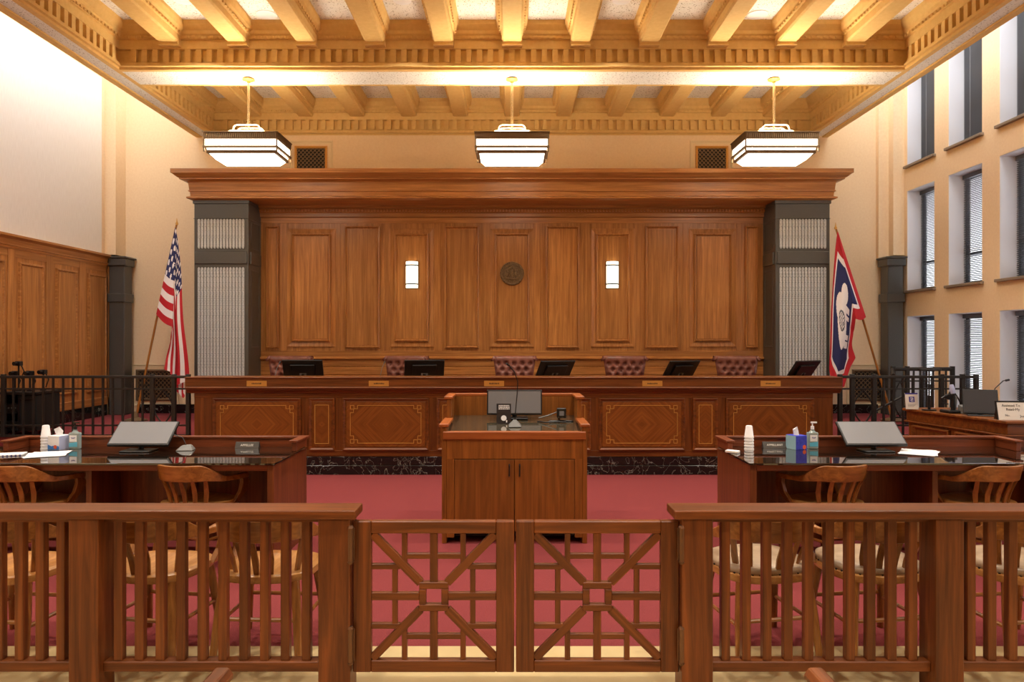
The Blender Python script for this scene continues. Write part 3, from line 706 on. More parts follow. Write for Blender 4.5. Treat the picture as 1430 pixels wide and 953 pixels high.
# ------------------------------------------------------------------ lectern
YP = 5.83
po = thing('lectern', 'wide walnut lectern with two cupboard doors facing the gate', 'lectern', (.02, YP, 0))
w = .592
for s in (-1, 1):
    M().prism_x([(0, 0), (.82, 0), (.82, 1.14), (.45, 1.14), (.45, .95), (0, .95)], s * w, s * (w - .04)).to('side_panel', 'pod_z', po, bevel=.004)
    M().box(s * (w + .022), s * (w - .055), -.015, .475, .95, .975).to('side_cap', 'pod_y', po, bevel=.004)
    M().box(s * (w + .022), s * (w - .055), .435, .785, 1.14, 1.165).to('side_cap', 'pod_y', po, bevel=.004)
M().box(-w + .04, w - .04, .78, .815, .1, 1.14).to('back_panel', 'pod_z', po); M().box(-w - .022, w + .022, .785, .855, 1.14, 1.165).to('back_cap', 'pod_x', po, bevel=.004)
M().prism_x([(-.02, .85), (-.02, .912), (.03, .915), (.03, .85)], -w + .012, w - .012).to('front_rail', 'pod_x', po, bevel=.004)
M().box(-w + .04, w - .04, -.002, .03, .69, .85).to('drawer_front', 'pod_z', po)
for s in (-1, 1): M().box(s * (w - .04), s * (w - .1), -.002, .03, .05, .69).to('front_stile', 'pod_z', po)
for s in (-1, 1):
    dr = M().box(s * .002, s * (w - .103), -.006, .025, .10, .684).to('door', 'pod_z', po, bevel=.003)
    M().tube([(s * .042, -.006, .55), (s * .042, -.03, .555), (s * .042, -.03, .64), (s * .042, -.006, .645)], .006, 8).to('handle', 'black', dr, smooth=True)
M().box(-w + .06, w - .06, .05, .78, .05, .1).to('bottom_board', 'dark', po)
M().prism_x([(.03, .895), (.03, .905), (.79, .965), (.79, .955)], -w + .042, w - .042).to('glass_top', 'podglass', po)
M().prism_x([(.03, .84), (.03, .894), (.79, .954), (.79, .90)], -w + .042, w - .042).to('top_board', 'pod_x', po)
zt_ = lambda y: .905 + (y - .03) * .06 / .76
# things on it
y = 6.42; t = monitor('lectern_monitor', 'grey blank monitor standing on the lectern top', (PX(718.5, 6.4), y, zt_(y - YP) + .002), .495, .225, R(8), 0, stand=.035, tagplate=False)
y = 6.2; bk = thing('booklet_stand', 'black upright card with white lettering and round emblem on lectern', 'sign', (PX(703.5, 6.2), y, zt_(y - YP)))
c_ = M().box(-.063, .063, 0, .006, 0, .175).to('card', 'bookblack', bk, (0, 0, 0), (R(-8), 0, 0))
g = M(); random.seed(3)
for r in range(3):
    k = -.045
    while k < .045: 
        ww = random.uniform(.008, .018); g.box(k, min(k + ww, .05), -.001, 0, .158 - r * .014 - .004, .158 - r * .014 + .004); k += ww + .004
g.to('white_lettering', 'white', c_)
M().lathe([(.001, 0), (.024, 0), (.024, -.0015), (.001, -.0015)], 20, (0, 0, .05), axis='y').box(.02, .03, -.001, 0, .012, .032).to('round_emblem', 'white', c_)
M().box(-.03, .03, .005, .07, 0, .006).to('easel_foot', 'bookblack', bk)
y = 6.08; mc = thing('lectern_microphone', 'tall black gooseneck microphone on grey wedge base on the lectern', 'microphone', (PX(719, 6.08), y, zt_(y - YP)))
M().add([(-.055, -.05, 0), (.055, -.05, 0), (.055, .05, .012), (-.055, .05, .012), (-.012, .0, .055), (.012, .0, .055), (.012, .03, .058), (-.012, .03, .058)],
        [(0, 3, 2, 1), (4, 5, 6, 7), (0, 1, 5, 4), (1, 2, 6, 5), (2, 3, 7, 6), (3, 0, 4, 7)]).to('base', 'grey', mc, bevel=.004)
M().tube([(0, .01, .05), (.006, .01, .13), (.02, .01, .28), (.025, 0, .38), (-.005, -.05, .47), (-.05, -.11, .525)], .0045, 8).to('gooseneck', 'black', mc, smooth=True)
M().tube([(-.05, -.11, .525), (-.07, -.135, .54)], [.009, .008], 10).to('capsule', 'black', mc, smooth=True)
y = 6.33; cb_ = thing('cable_box', 'small black cube with pale label amid cables on lectern', 'connector box', (PX(784, 6.33), y, zt_(y - YP)))
M().box(-.04, .04, -.03, .03, .03, .115).to('cube', 'black', cb_, bevel=.004); M().box(-.02, .02, -.032, -.03, .05, .09).to('label_plate', 'screen', cb_)
M().tube([(-.02, 0, .03), (-.02, 0, .0)], .01, 6).to('stem', 'black', cb_)
cc = thing('cable', 'coiled black cable lying beside the cube on lectern', 'cable', (PX(775, 6.25), 6.25, zt_(.42) + .004))
M().tube([(-.15, .04, .004), (-.08, -.05, .004), (0, .0, .006), (.09, -.03, .004), (.16, .04, .004), (.06, .06, .008), (-.05, .03, .008)], .006, 6).to('loose_loop', 'black', cc, smooth=True)
M().tube([(-.14, .08, .03), (-.06, .08, .05), (.02, .08, .08)], .005, 6).to('coiled_lead', 'grey', cc, smooth=True)

# ------------------------------------------------------------------ counsel tables
def counsel(s, label):
    t = thing('counsel_table', label, 'table', (0, 5.235, 0))
    xi, xo, D = s * 1.745, s * 4.75, .85
    M().box(xi, xi + s * .05, 0.015, D, 0, .742).to('end_panel', 'desk_z', t, bevel=.003)
    M().box(xo, xo - s * .05, 0.015, D, 0, .742).to('end_panel', 'desk_z', t, bevel=.003)
    M().box(xi + s * .05, xo - s * .05, .02, .06, .695, .742).to('front_apron', 'desk_x', t, bevel=.003)
    M().box(xi + s * .05, xo - s * .05, .50, .53, .05, .70).to('modesty_panel', 'desk_z', t)
    M().box(xi + s * .05, xo - s * .05, .06, D - .035, .70, .7415).to('top_board', 'desk_x', t)
    for q in (1.85, 3.1): M().box(xi + s * q * .75, xi + s * (q * .75 + .04), .1, .5, .05, .70).to('divider', 'desk_z', t)
    M().box(xi - s * .012, xo, -.01, D - .03, .742, .757).to('glass_top', 'glasstop', t, bevel=.002)
    xl = s * 4.12
    M().box(xi, xl, D - .035, D, .742, .828).to('back_lip', 'desk_x', t, bevel=.003)
    M().box(xi - s * .02, xl + s * .02, D - .05, D + .012, .828, .846).to('lip_cap', 'desk_x', t, bevel=.003)
    for x0, x1 in ((xi, xi + s * .04), (xl, xl - s * .04)):
        M().box(x0, x1, D - .29, D - .035, .757, .828).to('lip_return', 'desk_y', t, bevel=.003)
        M().box(x0 - (x1 - x0) * .4, x1 + (x1 - x0) * .4, D - .30, D - .05, .828, .846).to('lip_return_cap', 'desk_y', t, bevel=.003)
    return t
counsel(-1, 'long mahogany counsel table with smoked glass top near the striped flag')
counsel(1, 'long mahogany counsel table with smoked glass top near the bison flag')
ZG = .757
def at(px, d, dz=0): return (PX(px, d), d, ZG + dz)
sd = {-1: 'striped flag side', 1: 'bison flag side'}
for s, px in ((-1, 192), (1, 1225)):
    y = 5.78; t = monitor('table_monitor', 'grey blank monitor tilted back on the counsel table, %s' % sd[s], at(px + s * 0, y), .495, .265, R(50), 0, stand=.045, tagplate=False, group='monitors on the counsel tables')
# foam cups
def cups_up(loc, label, group, n=5):        # rims down: upside-down stack, each cup a thing
    me = None
    for k in range(n):
        l_ = (loc[0], loc[1], loc[2] + k * .024)
        if me is None:
            o = M().lathe([(.039, 0), (.039, .008), (.036, .012), (.026, .095), (.022, .1), (.001, .1), (.001, .097), (.02, .097), (.033, .012), (.034, 0)], 20).to('foam_cup', 'cup', None, l_, smooth=True); me = o.data
        else: o = link('foam_cup', me, None, l_)
        tag(o, ('lowest ', 'second lowest ', 'middle ', 'second highest ', 'topmost ')[k] + label, 'cup', group)
cups_up(at(64, 5.93), 'white foam cup in the upturned stack beside the lilac tissue box', 'foam cups by the lilac tissue box')
cups_up(at(1046, 5.9), 'white foam cup in the upturned stack beside the dark table nameplate', 'foam cups by the dark nameplate')
def tissue(loc, label, m1, m2, rz):
    t = thing('tissue_box', label, 'tissue box', loc, rz)
    b_ = M().box(-.058, .058, -.058, .058, 0, .115); o = b_.mi; o[3] = 1; o[5] = 1
    b_.to('box', [m1, m2], t, bevel=.002)
    M().add([(-.03, 0, .112), (.0, -.03, .112), (.03, 0, .112), (0, .03, .112), (-.035, -.02, .165), (.005, -.005, .185), (.03, .01, .15), (-.01, .03, .16)],
            [(0, 1, 5, 4), (1, 2, 6, 5), (2, 3, 7, 6), (3, 0, 4, 7), (4, 5, 6, 7)]).to('tissue', 'white', t)
    if m1 == 'boxblue': M().lathe([(.001, 0), (.018, 0), (.018, -.001), (.001, -.001)], 14, (.03, -.0585, .02), axis='y').to('printed_spot', 'orange', t)
    else:
        M().prism([(-.056, .003), (.056, .003), (.056, .03), (.02, .04), (-.02, .03), (-.056, .042)], -.0592, -.058).to('printed_waves', 'boxsea', t)
        M().lathe([(.001, 0), (.016, 0), (.016, -.001), (.001, -.001)], 14, (.02, -.0595, .025), axis='y').to('printed_spot', 'orange', t)
tissue(at(83, 5.92), 'lilac and white tissue box with printed blue waves', 'white', 'boxlilac', R(-14))
tissue(at(1112, 5.93), 'navy and pale blue tissue box with tissue pulled up', 'boxblue', 'boxpale', R(22))
def sanitizer(loc, label, pump):
    t = thing('sanitizer_bottle', label, 'bottle', loc)
    M().prism_z([(.046 * math.copysign(abs(math.cos(a)) ** .6, math.cos(a)), .028 * math.copysign(abs(math.sin(a)) ** .6, math.sin(a))) for a in [2 * math.pi * k / 24 for k in range(24)]], 0, .135).to('bottle_body', 'clear', t, smooth=True, bevel=.006)
    M().lathe([(.03, .135), (.016, .15), (.016, .16), (.001, .16)], 14).to('shoulder', 'clear', t, smooth=True)
    M().prism([(-.034, .02), (.034, .02), (.034, .06), (-.034, .05)], -.0295, -.0285).to('blue_print', 'gelblue', t)
    M().box(-.03, .03, -.0293, -.0285, .062, .115).to('label_print', 'white', t)
    M().tube([(-.015, -.030, .098), (-.006, -.030, .088), (0, -.030, .097), (.006, -.030, .088), (.015, -.030, .098)], .003, 6).to('label_mark', 'purple', t)
    p_ = M().cyl((0, 0, .16), (0, 0, .185), .014, n=12).cyl((0, 0, .185), (0, 0, .215), .005, n=8).box(-.012, .035, -.008, .008, .21, .222)
    p_.to('pump', pump, t, smooth=True)
sanitizer(at(105, 5.93), 'clear hand sanitizer pump bottle with dark pump', 'black')
sanitizer(at(1134.5, 5.95), 'clear hand sanitizer pump bottle with white pump', 'white')
def nameplate(loc, txt, label):
    t = thing('table_nameplate', label, 'nameplate', loc)
    M().prism_x([(-.02, 0), (.03, 0), (.015, .052), (.005, .052)], -.098, .098).to('plate', 'nameplate', t, bevel=.001)
    text(txt, 'lettering', 'signwhite', t, (0, -.0095, .026), .026, (math.pi / 2 - R(25.6), 0, 0))
nameplate(at(345.5, 5.96), 'APPELLEE', 'dark nameplate lettered in white beside the grey puck microphone')
nameplate(at(1081.5, 5.97), 'APPELLANT', 'dark nameplate lettered in white beside the navy tissue box')
def paper(loc, w, d, rz, label, n=3, cat='paper', name='paper_sheets'):
    random.seed(int(w * 1000))
    for k in range(n):
        gx = M(); nn = 8; ph = random.uniform(0, 6)
        for j in range(nn + 1):
            for i in range(nn + 1): gx.v.append((-w / 2 + w * i / nn, -d / 2 + d * j / nn, .002 + k * .0015 + .004 * max(0, math.sin(i * .8 + ph)) * (j / nn) ** 3))
        for j in range(nn):
            for i in range(nn): a = j * (nn + 1) + i; gx.f.append((a, a + 1, a + nn + 2, a + nn + 1)); gx.mi.append(0)
        tag(gx.to('paper_sheet', 'white', None, (loc[0] + random.uniform(-.01, .01), loc[1] + random.uniform(-.01, .01), loc[2]), (0, 0, rz + random.uniform(-.2, .2)), smooth='all', recalc=False), label, cat, label)
paper(at(66, 5.62), .27, .28, R(25), 'loose white paper sheet in front of the lilac tissue box')
paper(at(1282, 5.72), .25, .30, R(-30), 'loose white paper sheet beside the bison flag table monitor')
np_ = thing('notepad', 'thick white notepad with blue edged pages on the table', 'notepad', at(14, 5.6), R(20))
M().box(-.10, .10, -.07, .07, 0, .012).to('pages', 'white', np_, bevel=.002); g = M()
for k in range(7): g.box(-.09 + k * .028, -.078 + k * .028, -.0715, -.07, .002, .010)
g.to('edge_tabs', 'purple', np_)
sm = thing('sticky_note_pad', 'small white note pad at the corner of the glass top', 'notepad', at(1023, 5.72), R(-38))
M().box(-.05, .05, -.03, .03, 0, .02).to('pad', 'white', sm, bevel=.003); M().box(-.051, .051, -.031, .031, .008, .011).to('band', 'cream', sm)
mi_ = thing('puck_microphone', 'grey wedge table microphone with thin stem beside the monitor', 'microphone', at(259, 5.85), R(10))
M().add([(-.07, -.05, 0), (.07, -.05, 0), (.07, .06, 0), (-.07, .06, 0), (-.03, -.01, .04), (.04, 0, .045), (.04, .04, .045), (-.03, .03, .04)],
        [(0, 3, 2, 1), (4, 5, 6, 7), (0, 1, 5, 4), (1, 2, 6, 5), (2, 3, 7, 6), (3, 0, 4, 7)]).to('base', 'grey', mi_, bevel=.01, seg=2)
M().tube([(.0, .02, .04), (-.03, .03, .1), (-.12, .04, .13)], .004, 6).to('gooseneck', 'black', mi_, smooth=True)

# ------------------------------------------------------------------ captain's chairs
def rail_pt(t_):                    # t in -1..1 along the U from one arm end to the other
    a = abs(t_); s = 1 if t_ > 0 else -1
    if a < .62:
        th = a / .62 * math.pi / 2; return s * .262 * math.sin(th), -.265 * math.cos(th) + .0
    q = (a - .62) / .38; return s * (.262 + .008 * math.sin(q * math.pi)), q * .21
def captain(loc, rz, label, cushion, group):
    t = thing('captain_chair', label, 'chair', loc, rz, group)
    ol = []
    for k in range(40):
        a = 2 * math.pi * k / 40; c_, s_ = math.cos(a), math.sin(a)
        ol.append((.255 * math.copysign(abs(c_) ** .72, c_), .24 * math.copysign(abs(s_) ** .72, s_) + .0))
    st = M(); rr = [(.9, .405), (.985, .412), (1, .43), (.985, .447), (.93, .452), (.7, .444), (.3, .438)]
    for f_, z in rr: st.v += [(x * f_, y * f_, z) for x, y in ol]
    for j in range(len(rr) - 1):
        for k in range(40): st.f.append((j * 40 + k, j * 40 + (k + 1) % 40, j * 40 + 40 + (k + 1) % 40, j * 40 + 40 + k)); st.mi.append(0)
    st.f += [tuple(range(40))[::-1], tuple(range(len(rr) * 40 - 40, len(rr) * 40))]; st.mi += [0, 0]
    st.to('seat', 'oak_y', t, smooth=True)
    if cushion:
        cu = M(); rr = [(.9, .44), (.96, .452), (.95, .478), (.85, .49), (.5, .497), (.2, .496)]
        for f_, z in rr: cu.v += [(x * f_, y * f_ + .01, z) for x, y in ol]
        for j in range(len(rr) - 1):
            for k in range(40): cu.f.append((j * 40 + k, j * 40 + (k + 1) % 40, j * 40 + 40 + (k + 1) % 40, j * 40 + 40 + k)); cu.mi.append(0)
        cu.f += [tuple(range(40))[::-1], tuple(range(len(rr) * 40 - 40, len(rr) * 40))]; cu.mi += [0, 0]
        cp = cu.to('seat_pad', 'padleather', t, smooth='all')
        nl = M()
        for x, y in ol: nl.box(x * .965 - .004, x * .965 + .004, y * .965 + .006, y * .965 + .014, .448, .456)
        tag(nl.to('pad_nails', 'ink', cp), kind='stuff')
    # bow: crest rail running into the arms
    cr = M(); nS = 48
    for i in range(nS + 1):
        q = -1 + 2 * i / nS; x, y = rail_pt(q); x2, y2 = rail_pt(min(1, q + .02)); x1, y1 = rail_pt(max(-1, q - .02))
        tx, ty = x2 - x1, y2 - y1; l = math.hypot(tx, ty) or 1; nx_, ny_ = -ty / l, tx / l
        a = abs(q); k = 1 if a < .34 else (0 if a > .66 else .5 + .5 * math.cos((a - .34) / .32 * math.pi))
        zb = .606 + .022 * k; ztop = .642 + .106 * k; th = .014 + (.012 if a > .7 else 0) * min(1, (a - .7) / .1 if a > .7 else 0)
        lean = .03 * k
        ox, oy = (x / .28 * 0), -lean
        cr.v += [(x + nx_ * th, y + ny_ * th, zb), (x - nx_ * th, y - ny_ * th, zb), (x - nx_ * th * .8 + ox, y - ny_ * th * .8 + oy, ztop), (x + nx_ * th * .8 + ox, y + ny_ * th * .8 + oy, ztop)]
    for i in range(nS):
        for k in range(4): cr.f.append((i * 4 + k, i * 4 + (k + 1) % 4, i * 4 + 4 + (k + 1) % 4, i * 4 + 4 + k)); cr.mi.append(0)
    cr.f += [(0, 1, 2, 3), tuple(nS * 4 + k for k in (3, 2, 1, 0))]; cr.mi += [0, 0]
    cr.to('crest_rail', 'oak_x', t, smooth=True, bevel=.005, seg=2)
    for k in range(-3, 4):
        q = k * .13; x, y = rail_pt(q); bx_ = x * .80; by = -.205 * math.cos(k * .13 / .62 * math.pi / 2) + .005
        nrm = Vector((-y, x, 0)); tv = Vector((math.cos(q / .62 * math.pi / 2), math.sin(q / .62 * math.pi / 2), 0)); nv_ = Vector((-tv.y, tv.x, 0)); sl = M()
        for (cx_, cy_, cz_), hw_ in (((bx_, by, .435), .013), ((bx_ * .5 + x * .49, (by + y) / 2 + .01, .53), .017), ((x, y - .004, .64), .013)):
            c3 = Vector((cx_, cy_, cz_)); sl.v += [tuple(c3 + tv * a_ * hw_ + nv_ * b_ * .006) for a_, b_ in ((-1, -1), (1, -1), (1, 1), (-1, 1))]
        sl.f = [(r_ * 4 + e_, r_ * 4 + (e_ + 1) % 4, r_ * 4 + 4 + (e_ + 1) % 4, r_ * 4 + 4 + e_) for r_ in (0, 1) for e_ in range(4)] + [(3, 2, 1, 0), (8, 9, 10, 11)]; sl.mi = [0] * 10
        sl.to('spindle', 'oak_z', t)
    for s in (-1, 1):
        pts = [(s * .264, .175, .61), (s * .27, .185, .57), (s * .262, .165, .50), (s * .245, .11, .43)]
        sp_ = M(); 
        for (x, y, z), hw_ in zip(pts, (.026, .036, .034, .026)):
            sp_.v += [(x - .017, y - hw_, z), (x + .017, y - hw_, z), (x + .017, y + hw_, z), (x - .017, y + hw_, z)]
        for i in range(3):
            for k in range(4): sp_.f.append((i * 4 + k, i * 4 + (k + 1) % 4, i * 4 + 4 + (k + 1) % 4, i * 4 + 4 + k)); sp_.mi.append(0)
        sp_.f += [(0, 1, 2, 3), (15, 14, 13, 12)]; sp_.mi += [0, 0]
        sp_.to('arm_support', 'oak_z', t, bevel=.005, seg=2)
        for fy in (-1, 1):
            M().tube([(s * .185, fy * .165, .41), (s * .205, fy * .19, .25), (s * .225, fy * .225, 0)], [.026, .024, .019], 10).to('leg', 'oak_z', t, smooth=True)
        M().tube([(s * .21, -.2, .19), (s * .21, .2, .19)], .011, 8).to('stretcher', 'oak_x', t, smooth=True)
    for fy, z in ((-.195, .215), (.195, .215)): M().tube([(-.205, fy, z), (.205, fy, z)], .011, 8).to('stretcher', 'oak_x', t, smooth=True)
    return t
G1 = 'wooden armchairs lined up behind the bar rail'; G2 = 'wooden armchairs at the counsel tables'
c0 = captain((PX(380, 3.88), 3.88, 0), R(-3), 'oak armchair with bare seat next to the gate post', False, G1)
dup(c0, (PX(223, 3.88), 3.88, 0), R(-9), 'oak armchair with bare seat beside the middle rail post', G1)
dup(c0, (PX(26, 3.86), 3.86, 0), R(-6), 'oak armchair with bare seat beyond the rail post, farthest from the gate', G1)
c1 = captain((PX(1058, 3.88), 3.88, 0), R(10), 'oak armchair with worn leather pad next to the gate post', True, G1)
dup(c1, (PX(1212, 3.88), 3.88, 0), R(7), 'oak armchair with worn leather pad between gate post and middle rail post', G1)
dup(c1, (PX(1415, 3.86), 3.86, 0), R(7), 'oak armchair with worn leather pad beyond the middle rail post', G1)
dup(c0, (PX(279, 5.44), 5.44, 0), R(-24), 'oak armchair turned towards the lectern at the striped flag table', G2)
dup(c0, (PX(48, 5.44), 5.44, 0), R(-26), 'oak armchair at the striped flag table in front of the sanitizer', G2)
dup(c0, (PX(1152, 5.44), 5.44, 0), R(24), 'oak armchair turned towards the lectern at the bison flag table', G2)
dup(c0, (PX(1362, 5.44), 5.44, 0), R(26), 'oak armchair farther along the bison flag table', G2)

# ------------------------------------------------------------------ wooden bar rail and gates
YR = 3.30
def fence(s, x_end, posts, bal, label):
    # x_end: inner end of cap rail; posts: list of (x0, x1); bal: list of x
    t = thing('bar_rail', label, 'railing', (0, YR, 0))
    xo = s * 2.9
    M().box(x_end, xo, 0, .17, .825, .866).to('cap_rail', 'fen_x', t, bevel=.006, seg=2)
    for a, c in posts: M().box(a, c, .012, .152, 0, .825).to('post', 'fen_z', t, bevel=.005, seg=2)
    ed = sorted([q for p in posts for q in p] + [xo]); ps = sorted(posts)
    spans = [(ps[i][1], ps[i + 1][0]) for i in range(len(ps) - 1)] + ([(xo, ps[0][0])] if s < 0 else [(ps[-1][1], xo)])
    for a, c in spans:
        M().box(a, c, .05, .115, .10, .148).to('bottom_rail', 'fen_x', t, bevel=.004)
        M().box(a, c, .06, .105, .80, .826).to('top_rail', 'fen_x', t)
    bm = M().box(-.0205, .0205, .062, .103, .147, .81).mesh('baluster', MT['fen_z'])
    for x in bal: link('baluster', bm, t, (x, 0, 0), bevel=.003)
D1 = YR + .06
fence(-1, PX(496, YR), [(PX(443, YR), PX(488, YR)), (PX(93, YR), PX(135, YR))], [PX(q, D1) for q in (164, 193.3, 222.5, 251.7, 281, 310, 339.5, 368.5, 397.5, 427, -33, -4, 25.5, 54.5, 83.7)], 'walnut bar rail with square balusters on the striped flag side')
fence(1, PX(942, YR), [(PX(953, YR), PX(997, YR)), (PX(1309, YR), PX(1349, YR))], [PX(q, D1) for q in (1014, 1043, 1072, 1101.5, 1130.5, 1159.5, 1188.5, 1217.5, 1247, 1276, 1357.5, 1386.5, 1416, 1445)], 'walnut bar rail with square balusters on the bison flag side')
def gate(x0, x1, hinge, label):
    d = YR + .07; a, c = PX(x0, d), PX(x1, d); w = c - a; z0, z1 = PZ(937, d), PZ(727, d); h = z1 - z0
    t = thing('swing_gate', label, 'gate', ((a + c) / 2, d, 0))
    sw, rt, rb = .085, .058, .056; th = .02
    for s in (-1, 1): M().box(s * w / 2, s * (w / 2 - sw), -th, th, z0, z1).to('stile', 'fen_z', t, bevel=.004)
    M().box(-w / 2 + sw, w / 2 - sw, -th, th, z1 - rt, z1).to('top_rail', 'fen_x', t, bevel=.004)
    M().box(-w / 2 + sw, w / 2 - sw, -th, th, z0, z0 + rb).to('bottom_rail', 'fen_x', t, bevel=.004)
    iw, za, zb = w / 2 - sw, z0 + rb, z1 - rt; zc = (za + zb) / 2; ih = (zb - za) / 2
    b1, b2, t1 = .018, .0125, .013
    q, qi = .068, .036
    m = M().box(-q, q, -.017, .017, zc + qi, zc + q).box(-q, q, -.017, .017, zc - q, zc - qi).box(-q, -qi, -.017, .017, zc - qi, zc + qi).box(qi, q, -.017, .017, zc - qi, zc + qi)
    m.to('centre_square', 'fen_x', t, bevel=.003)
    def bar(x_0, z_0, x_1, z_1, hw_, mat, dd=t1):
        L_ = math.hypot(x_1 - x_0, z_1 - z_0); an = math.atan2(z_1 - z_0, x_1 - x_0)
        M().box(-L_ / 2, L_ / 2, -dd, dd, -hw_, hw_).to('lattice_bar', mat, t, ((x_0 + x_1) / 2, 0, (z_0 + z_1) / 2), (0, -an, 0), bevel=.002)
    fx, fz = iw * .47, ih * .47       # offset bars
    gx, gz = iw * .625, ih * .635
    for s in (-1, 1):
        bar(0, zc + s * q, 0, zc + s * ih, b1, 'fen_x'); bar(s * q, zc, s * iw, zc, b1, 'fen_x')
        for r_ in (-1, 1):
            bar(s * q * .92, zc + r_ * q * .92, s * iw * .985, zc + r_ * ih * .985, .019, 'fen_x', .0145)
            bar(s * fx, zc + r_ * (ih * .50), s * fx, zc + r_ * ih, b2, 'fen_x')
            bar(s * (iw * .54), zc + r_ * fz, s * iw, zc + r_ * fz, b2, 'fen_x')
        bar(s * gx, zc - fz, s * gx, zc + fz, b2, 'fen_x', .012)
        bar(-fx, zc + s * gz, fx, zc + s * gz, b2, 'fen_x', .012)
    for zc_ in (PZ(761, d - .05), PZ(902, d - .05)):
        hg = M().cyl((0, 0, -.078), (0, 0, .078), .013, n=14).cyl((0, 0, .078), (0, 0, .09), .016, .010, 14).cyl((0, 0, -.09), (0, 0, -.078), .010, .016, 14)
        hg.box(-.018, .018, .004, .010, -.075, .075).to('hinge', 'hinge', t, (hinge * (w / 2 + .004), -.05, zc_), smooth=True)
gate(494, 718, -1, 'walnut lattice swing gate hinged on the striped flag side')
gate(720.5, 947, 1, 'walnut lattice swing gate hinged on the bison flag side')

# ------------------------------------------------------------------ gallery pews (only the tips of the aisle ends show)
def pew(s, xa, label):
    t = thing('gallery_pew', label, 'pew', (xa, 1.5, 0))
    M().box(-.024, .024, 0, .68, 0, .615).to('aisle_end', 'fen_z', t, bevel=.006)
    M().prism([(-.034, .612), (.034, .612), (.034, .628), (.02, .648), (-.02, .648), (-.034, .628)], -.04, .70).to('arm_rail', 'fen_y', t, bevel=.004)
    M().box(s * .03, s * 1.7, .10, .50, .40, .44).to('seat', 'fen_x', t, bevel=.01)
    M().prism_x([(.02, .42), (.05, .42), (.02, .78), (-.01, .78)], s * .03, s * 1.7).to('backrest', 'fen_x', t)
pew(-1, PX(311, 2.2), 'walnut gallery pew with flat armrest on the striped flag side')
pew(1, PX(1138, 2.2), 'walnut gallery pew with flat armrest on the bison flag side')

# ------------------------------------------------------------------ black metal railings on the platform
def ornament(t, xa, xb, zlo, zhi, y=0):
    xm, hw_ = (xa + xb) / 2, (xb - xa) / 2
    for s in (-1, 1):
        M().tube([(xm + s * hw_ * .86 * math.sin(math.pi * k / 12), y, zlo + (zhi - zlo) * k / 12) for k in range(13)], .010, 6).to('leaf_arc', 'iron', t, smooth=True)
def railing(x0, x1, posts, orn, label, y=8.95, dz=0):
    t = thing('iron_railing', label, 'railing', (0, y, PLAT)); L0 = min(x0, x1); L1 = max(x0, x1)
    M().box(L0, L1, -.028, .028, .735, .768).to('top_rail', 'iron', t, bevel=.004)
    M().box(L0, L1, -.012, .012, .592, .612).to('middle_rail', 'iron', t); M().box(L0, L1, -.012, .012, .135, .155).to('lower_rail', 'iron', t); M().box(L0, L1, -.02, .02, -.0, .03).to('bottom_rail', 'iron', t)
    for p in posts: M().box(p - .024, p + .024, -.024, .024, 0, .785).to('post', 'iron', t, bevel=.003)
    bm = M().box(-.011, .011, -.011, .011, .02, .74).mesh('baluster', MT['iron'])
    for a, c in zip(sorted(posts)[:-1], sorted(posts)[1:]):
        if any(abs(a - o[0]) < .06 for o in orn): ornament(t, a, c, .15, .59); continue
        n_ = max(1, round((c - a) / .125))
        for k in range(1, n_): link('baluster', bm, t, (a + (c - a) * k / n_, 0, 0))
    return t
dr = 8.95
railing(-6.55, PX(265, dr), [-6.5, PX(5, dr), PX(213, dr), PX(243, dr), PX(263, dr)], [(PX(213, dr),)], 'black iron railing in front of the camera cart')
railing(PX(1172, dr), PX(1365, dr), [PX(1173, dr), PX(1190, dr), PX(1220.5, dr), PX(1315, dr), PX(1344, dr), PX(1363, dr)], [(PX(1190, dr),), (PX(1315, dr),)], 'black iron railing between the bench and the clerk desk')
sr = thing('stair_railing', 'black iron stair railing with sloping handrail near the corner pier', 'railing', (PX(1280, 10.2), 10.2, PLAT))
ox = PX(1280, 10.2)
sx = lambda p: PX(p, 10.2) - ox
M().tube([(sx(1232), -.3, .72), (sx(1246), 0, .80), (sx(1330), 0, .80)], .028, 8).to('handrail', 'iron', sr, smooth=True)
M().tube([(sx(1240), -.5, .48), (sx(1198), -.5, .255), (sx(1198), -.5, .50)], .018, 6).to('return_rail', 'iron', sr)
M().box(sx(1246), sx(1330), -.012, .012, .62, .64).to('middle_rail', 'iron', sr); M().box(sx(1246), sx(1330), -.012, .012, .1, .12).to('lower_rail', 'iron', sr)
for p in (1247, 1267, 1330): M().box(sx(p) - .024, sx(p) + .024, -.024, .024, 0, .84).to('post', 'iron', sr)
for k in range(6): M().box(sx(1276 + k * 9) - .01, sx(1276 + k * 9) + .01, -.01, .01, .1, .8).to('baluster', 'iron', sr)
ornament(sr, sx(1247), sx(1267), .12, .62)

